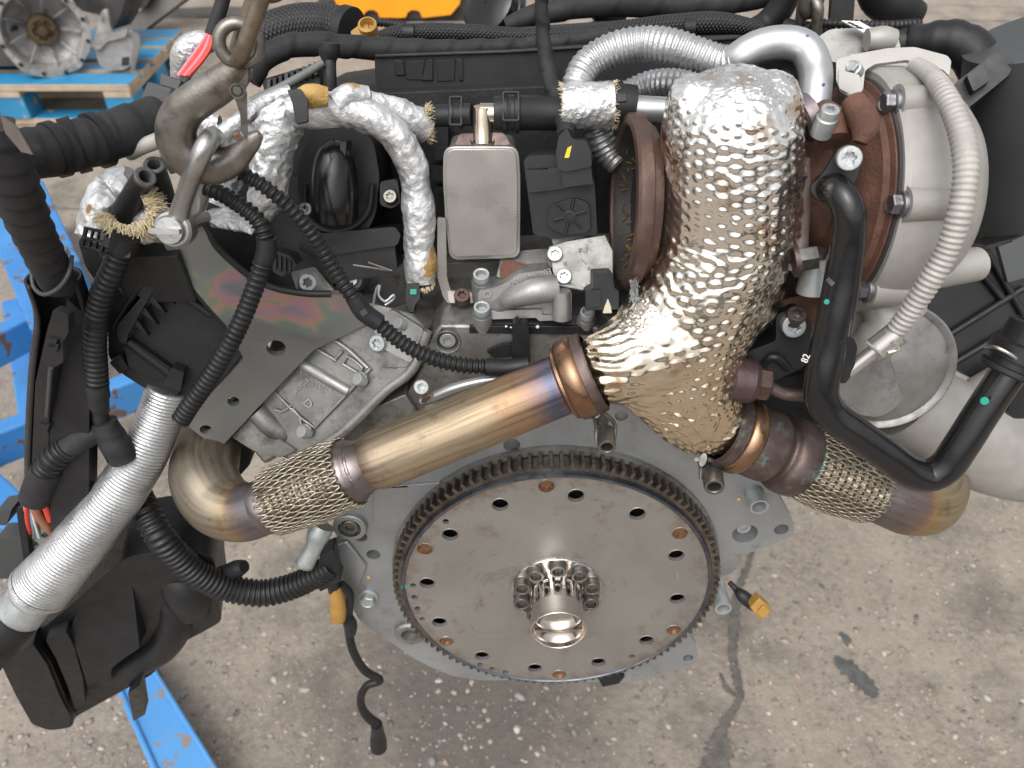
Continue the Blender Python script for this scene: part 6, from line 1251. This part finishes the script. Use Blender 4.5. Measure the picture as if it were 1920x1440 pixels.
# sensor lead at the right of the rear plate
sl2 = tube('sensor_lead', [W(1368, 1092, .43, 5), W(1380, 1105, .425, 6), W(1388, 1113, .42, 11), W(1404, 1127, .416, 13), W(1416, 1137, .413, 11)], plastic, None, 'short black lead with amber plug at the right of the rear plate', world=True, seg=16)
q = plane3((1415, 1130, .405), (1445, 1130, .405), (1425, 1160, .398)); plate('amber_end', [(1407, 1140), (1424, 1122), (1446, 1140), (1426, 1164)], q, .012, yellow_p, sl2, bw=.001)
plate('amber_tab', [(1420, 1148), (1432, 1136), (1446, 1146), (1430, 1164)], q.off(.003), .006, yellow_p, sl2, bw=.001)
pb = plate('crank_sensor', [(1120, 1270), (1150, 1265), (1172, 1268), (1160, 1282), (1130, 1288)], Plane(A(1145, 1276, .405), (0, -.9, .2)), .02, plastic, None, 'small black sensor under the drive plate', rc=2, bw=.001)
# square connector behind the hook and red wires
sq = plate('square_connector', [(276, 152), (322, 166), (300, 226), (250, 210)], Plane(A(290, 190, .515), (-.2, -.85, .5)), .04, drum, None, 'square dark grey connector housing left of the hook', bw=.0015)
plate('connector_step', [(302, 138), (340, 150), (332, 168), (300, 158)], Plane(A(320, 152, .53), (-.2, -.7, .7)), .03, drum, sq, rc=3, bw=.002)
for k_ in range(6):
    d = (k_-2.5)*5.5; tube('wire', [W(394+d*.3, 62, .585, 3.6), W(384+d*.8, 88, .58, 3.6), W(366+d*.9, 115, .575, 3.6), W(344+d*.7, 142, .57, 3.6)], pink_w if k_ in (0, 3) else red_w, None, None, world=True, seg=10)
tube('cable_sleeve', [W(424, -20, .60, 12), W(412, 20, .595, 13), W(396, 66, .585, 12)], tape, None, 'black sleeve over the red wires', world=True, seg=20)
# ------------------------------------------------------------------ crane hook, shackle, chains
hkb = A(400, 335, .43)
HK = thing('crane_hook', 'worn grey steel crane hook with a sprung latch holding the shackle', 'hook', hkb)
hy = .440
ec = A(448, 82, hy); kh = mpp(ec)
body = tube('hook_body', [W(452, 118, hy, 23), W(440, 138, hy, 30), W(412, 160, hy, 33), W(375, 184, hy, 34), W(345, 208, hy, 35), W(330, 240, hy, 37), W(336, 274, hy, 39), W(362, 302, hy, 39), (*A(398, 312, hy), 35*mpp(A(398, 312, hy))), W(434, 301, hy, 28), W(460, 279, hy, 20), W(478, 260, hy, 15), W(488, 252, hy, 8)], steel, None, None, world=True, seg=36, ds=.0025, flat=(1, .82),
            rfun=lambda s, th, R, X: R*(1+.015*vnoise(X[:, None, :]+.01*np.stack([np.cos(th), np.sin(th), 0*th], -1), 90, 4)))
ring = []
hnorm = Vector((.25, -.95, .15)).normalized(); hu = (CR-hnorm*CR.dot(hnorm)).normalized(); hv = hnorm.cross(hu)
V = np.zeros((56, 22, 3))
for i in range(56):
    a = 2*math.pi*i/56; d = hu*math.cos(a)+hv*math.sin(a)
    for j in range(22):
        b = 2*math.pi*j/22; p = ec+d*((35+12.5*math.cos(b))*kh)+hnorm*(14*math.sin(b)*kh); V[i, j] = p
me = grid(np.concatenate([V, V[:1]]), True, False, False); link('hook_eye', me, steel, body)
plate('latch_web', [(436, 130), (466, 122), (464, 160), (458, 178), (440, 176)], Plane(A(450, 150, hy-.006), hnorm), .010, steel, body, rc=6, bw=.002)
lt = plate('latch', [(432, 166), (440, 158), (456, 160), (463, 175), (464, 220), (466, 255), (462, 264), (452, 246), (450, 215), (442, 190)], Plane(A(448, 200, hy-.012), hnorm), .0025, zinc_dark, None, rc=4, bw=.0006)
boltpx('cap', 445, 170, hy-.0125, 8, hnorm, zinc_dark, lt, 'rivet', .5)
lathe('rivet_rim', A(445, 170, hy-.0125), hnorm, [(.0042, 0), (.0042, .001), (.0034, .001), (.003, 0)], steel, lt, seg=20)
boltpx('cap', 446, 257, hy-.008, 7, hnorm, copper, lt, 'rust_spot', .3)
# shackle
sb = A(328, 432, .44)
SH_ = thing('shackle', 'grey galvanised shackle with a screw pin hung in the crane hook', 'shackle', sb)
sy = .430
shm = MT('galvanised_steel', (.34, .335, .325), (.46, .455, .44), .36, .9, 50, .3, 500, .1, dirt=((.2, .19, .17), 60, .56, .78))
bow = tube('bow', [W(333, 424, sy-.006, 22), W(337, 398, sy-.006, 18), W(350, 358, sy-.006, 17), W(368, 310, sy-.008, 18), W(386, 272, sy-.004, 19), (*A(398, 258, sy+.008), 19*mpp(A(398, 258, sy+.008))), W(404, 268, sy+.024, 18), W(396, 310, sy+.034, 17), W(382, 350, sy+.036, 16), W(368, 395, sy+.036, 16), W(360, 415, sy+.036, 18)], shm, None, None, world=True, seg=28, ds=.0025)
pc_ = A(327, 428, sy-.008); pa = Vector((-.05, -.93, .35)).normalized(); kk = mpp(pc_)
lathe('eye_boss', pc_, pa, [(q[0]*kk, q[1]*kk) for q in [(30, -28), (36, -20), (36, 6), (32, 12), (24, 13)]], shm, bow, seg=44)
pin = lathe('pin', pc_, pa, [(q[0]*kk, q[1]*kk) for q in [(15, -130), (15, -20), (27, 12), (27, 20), (25, 24), (2, 25)]], shm, None, seg=40)
plate('pin_key', [(276, 430), (282, 427), (335, 430), (337, 440), (300, 440), (278, 437)], Plane(pc_+pa*(34*kk), pa), .006, shm, pin, rc=4, bw=.001)
# chains
def chainlink(name, c, ax, wid, lng, r, mat, n):
    """oval link: long axis ax, lying in plane with normal n"""
    c = Vector(c); ax = Vector(ax).normalized(); n = Vector(n); n = (n-ax*n.dot(ax)).normalized(); s = ax.cross(n)
    P_ = []
    for k_ in range(48):
        a = 2*math.pi*k_/48; p = c+s*(math.cos(a)*wid)+ax*((math.sin(a)*wid)+(lng-wid)*(1 if math.sin(a) > 0 else -1)*min(1, abs(math.sin(a))*4)); P_.append(p)
    V = np.zeros((49, 14, 3))
    for i in range(49):
        p = P_[i % 48]; t = (P_[(i+1) % 48]-P_[i-1 if i else 47]).normalized() if i < 48 else (P_[1]-P_[47]).normalized(); b = t.cross(n).normalized()
        for j in range(14):
            q = 2*math.pi*j/14; V[i, j] = p+b*(math.cos(q)*r)+n*(math.sin(q)*r)
    return link(name, grid(V, True, False, False), mat, None)
chb = A(462, 60, hy)
thing('lifting_chain', 'rusty steel chain holding up the crane hook at the top', 'chain', chb)
cu = (A(486, -10, hy)-A(456, 76, hy)).normalized(); c_ = A(455, 78, hy)
chm = MT('rusty_chain_steel', (.20, .16, .12), (.30, .25, .20), .45, .9, 70, .4, 400, .1, dirt=((.16, .08, .04), 60, .55, .75))
Lk = .028
for k_ in range(3): chainlink('chain_link', c_+cu*(Lk*.62+k_*Lk*1.42), cu, .0095, Lk, .0044, chm, hu if k_ % 2 == 0 else hnorm)
ch2 = A(1515, 30, .70)
thing('second_chain', 'grey steel chain at the far side of the engine near the top right', 'chain', ch2)
for k_ in range(4): chainlink('chain_link', A(1516, 46, .70)+Vector((-.004*k_, .0, .030*k_)), (-.15, 0, 1), .010, .021, .0048, steel, (.6, -.8, 0) if k_ % 2 else (.9, .4, 0))
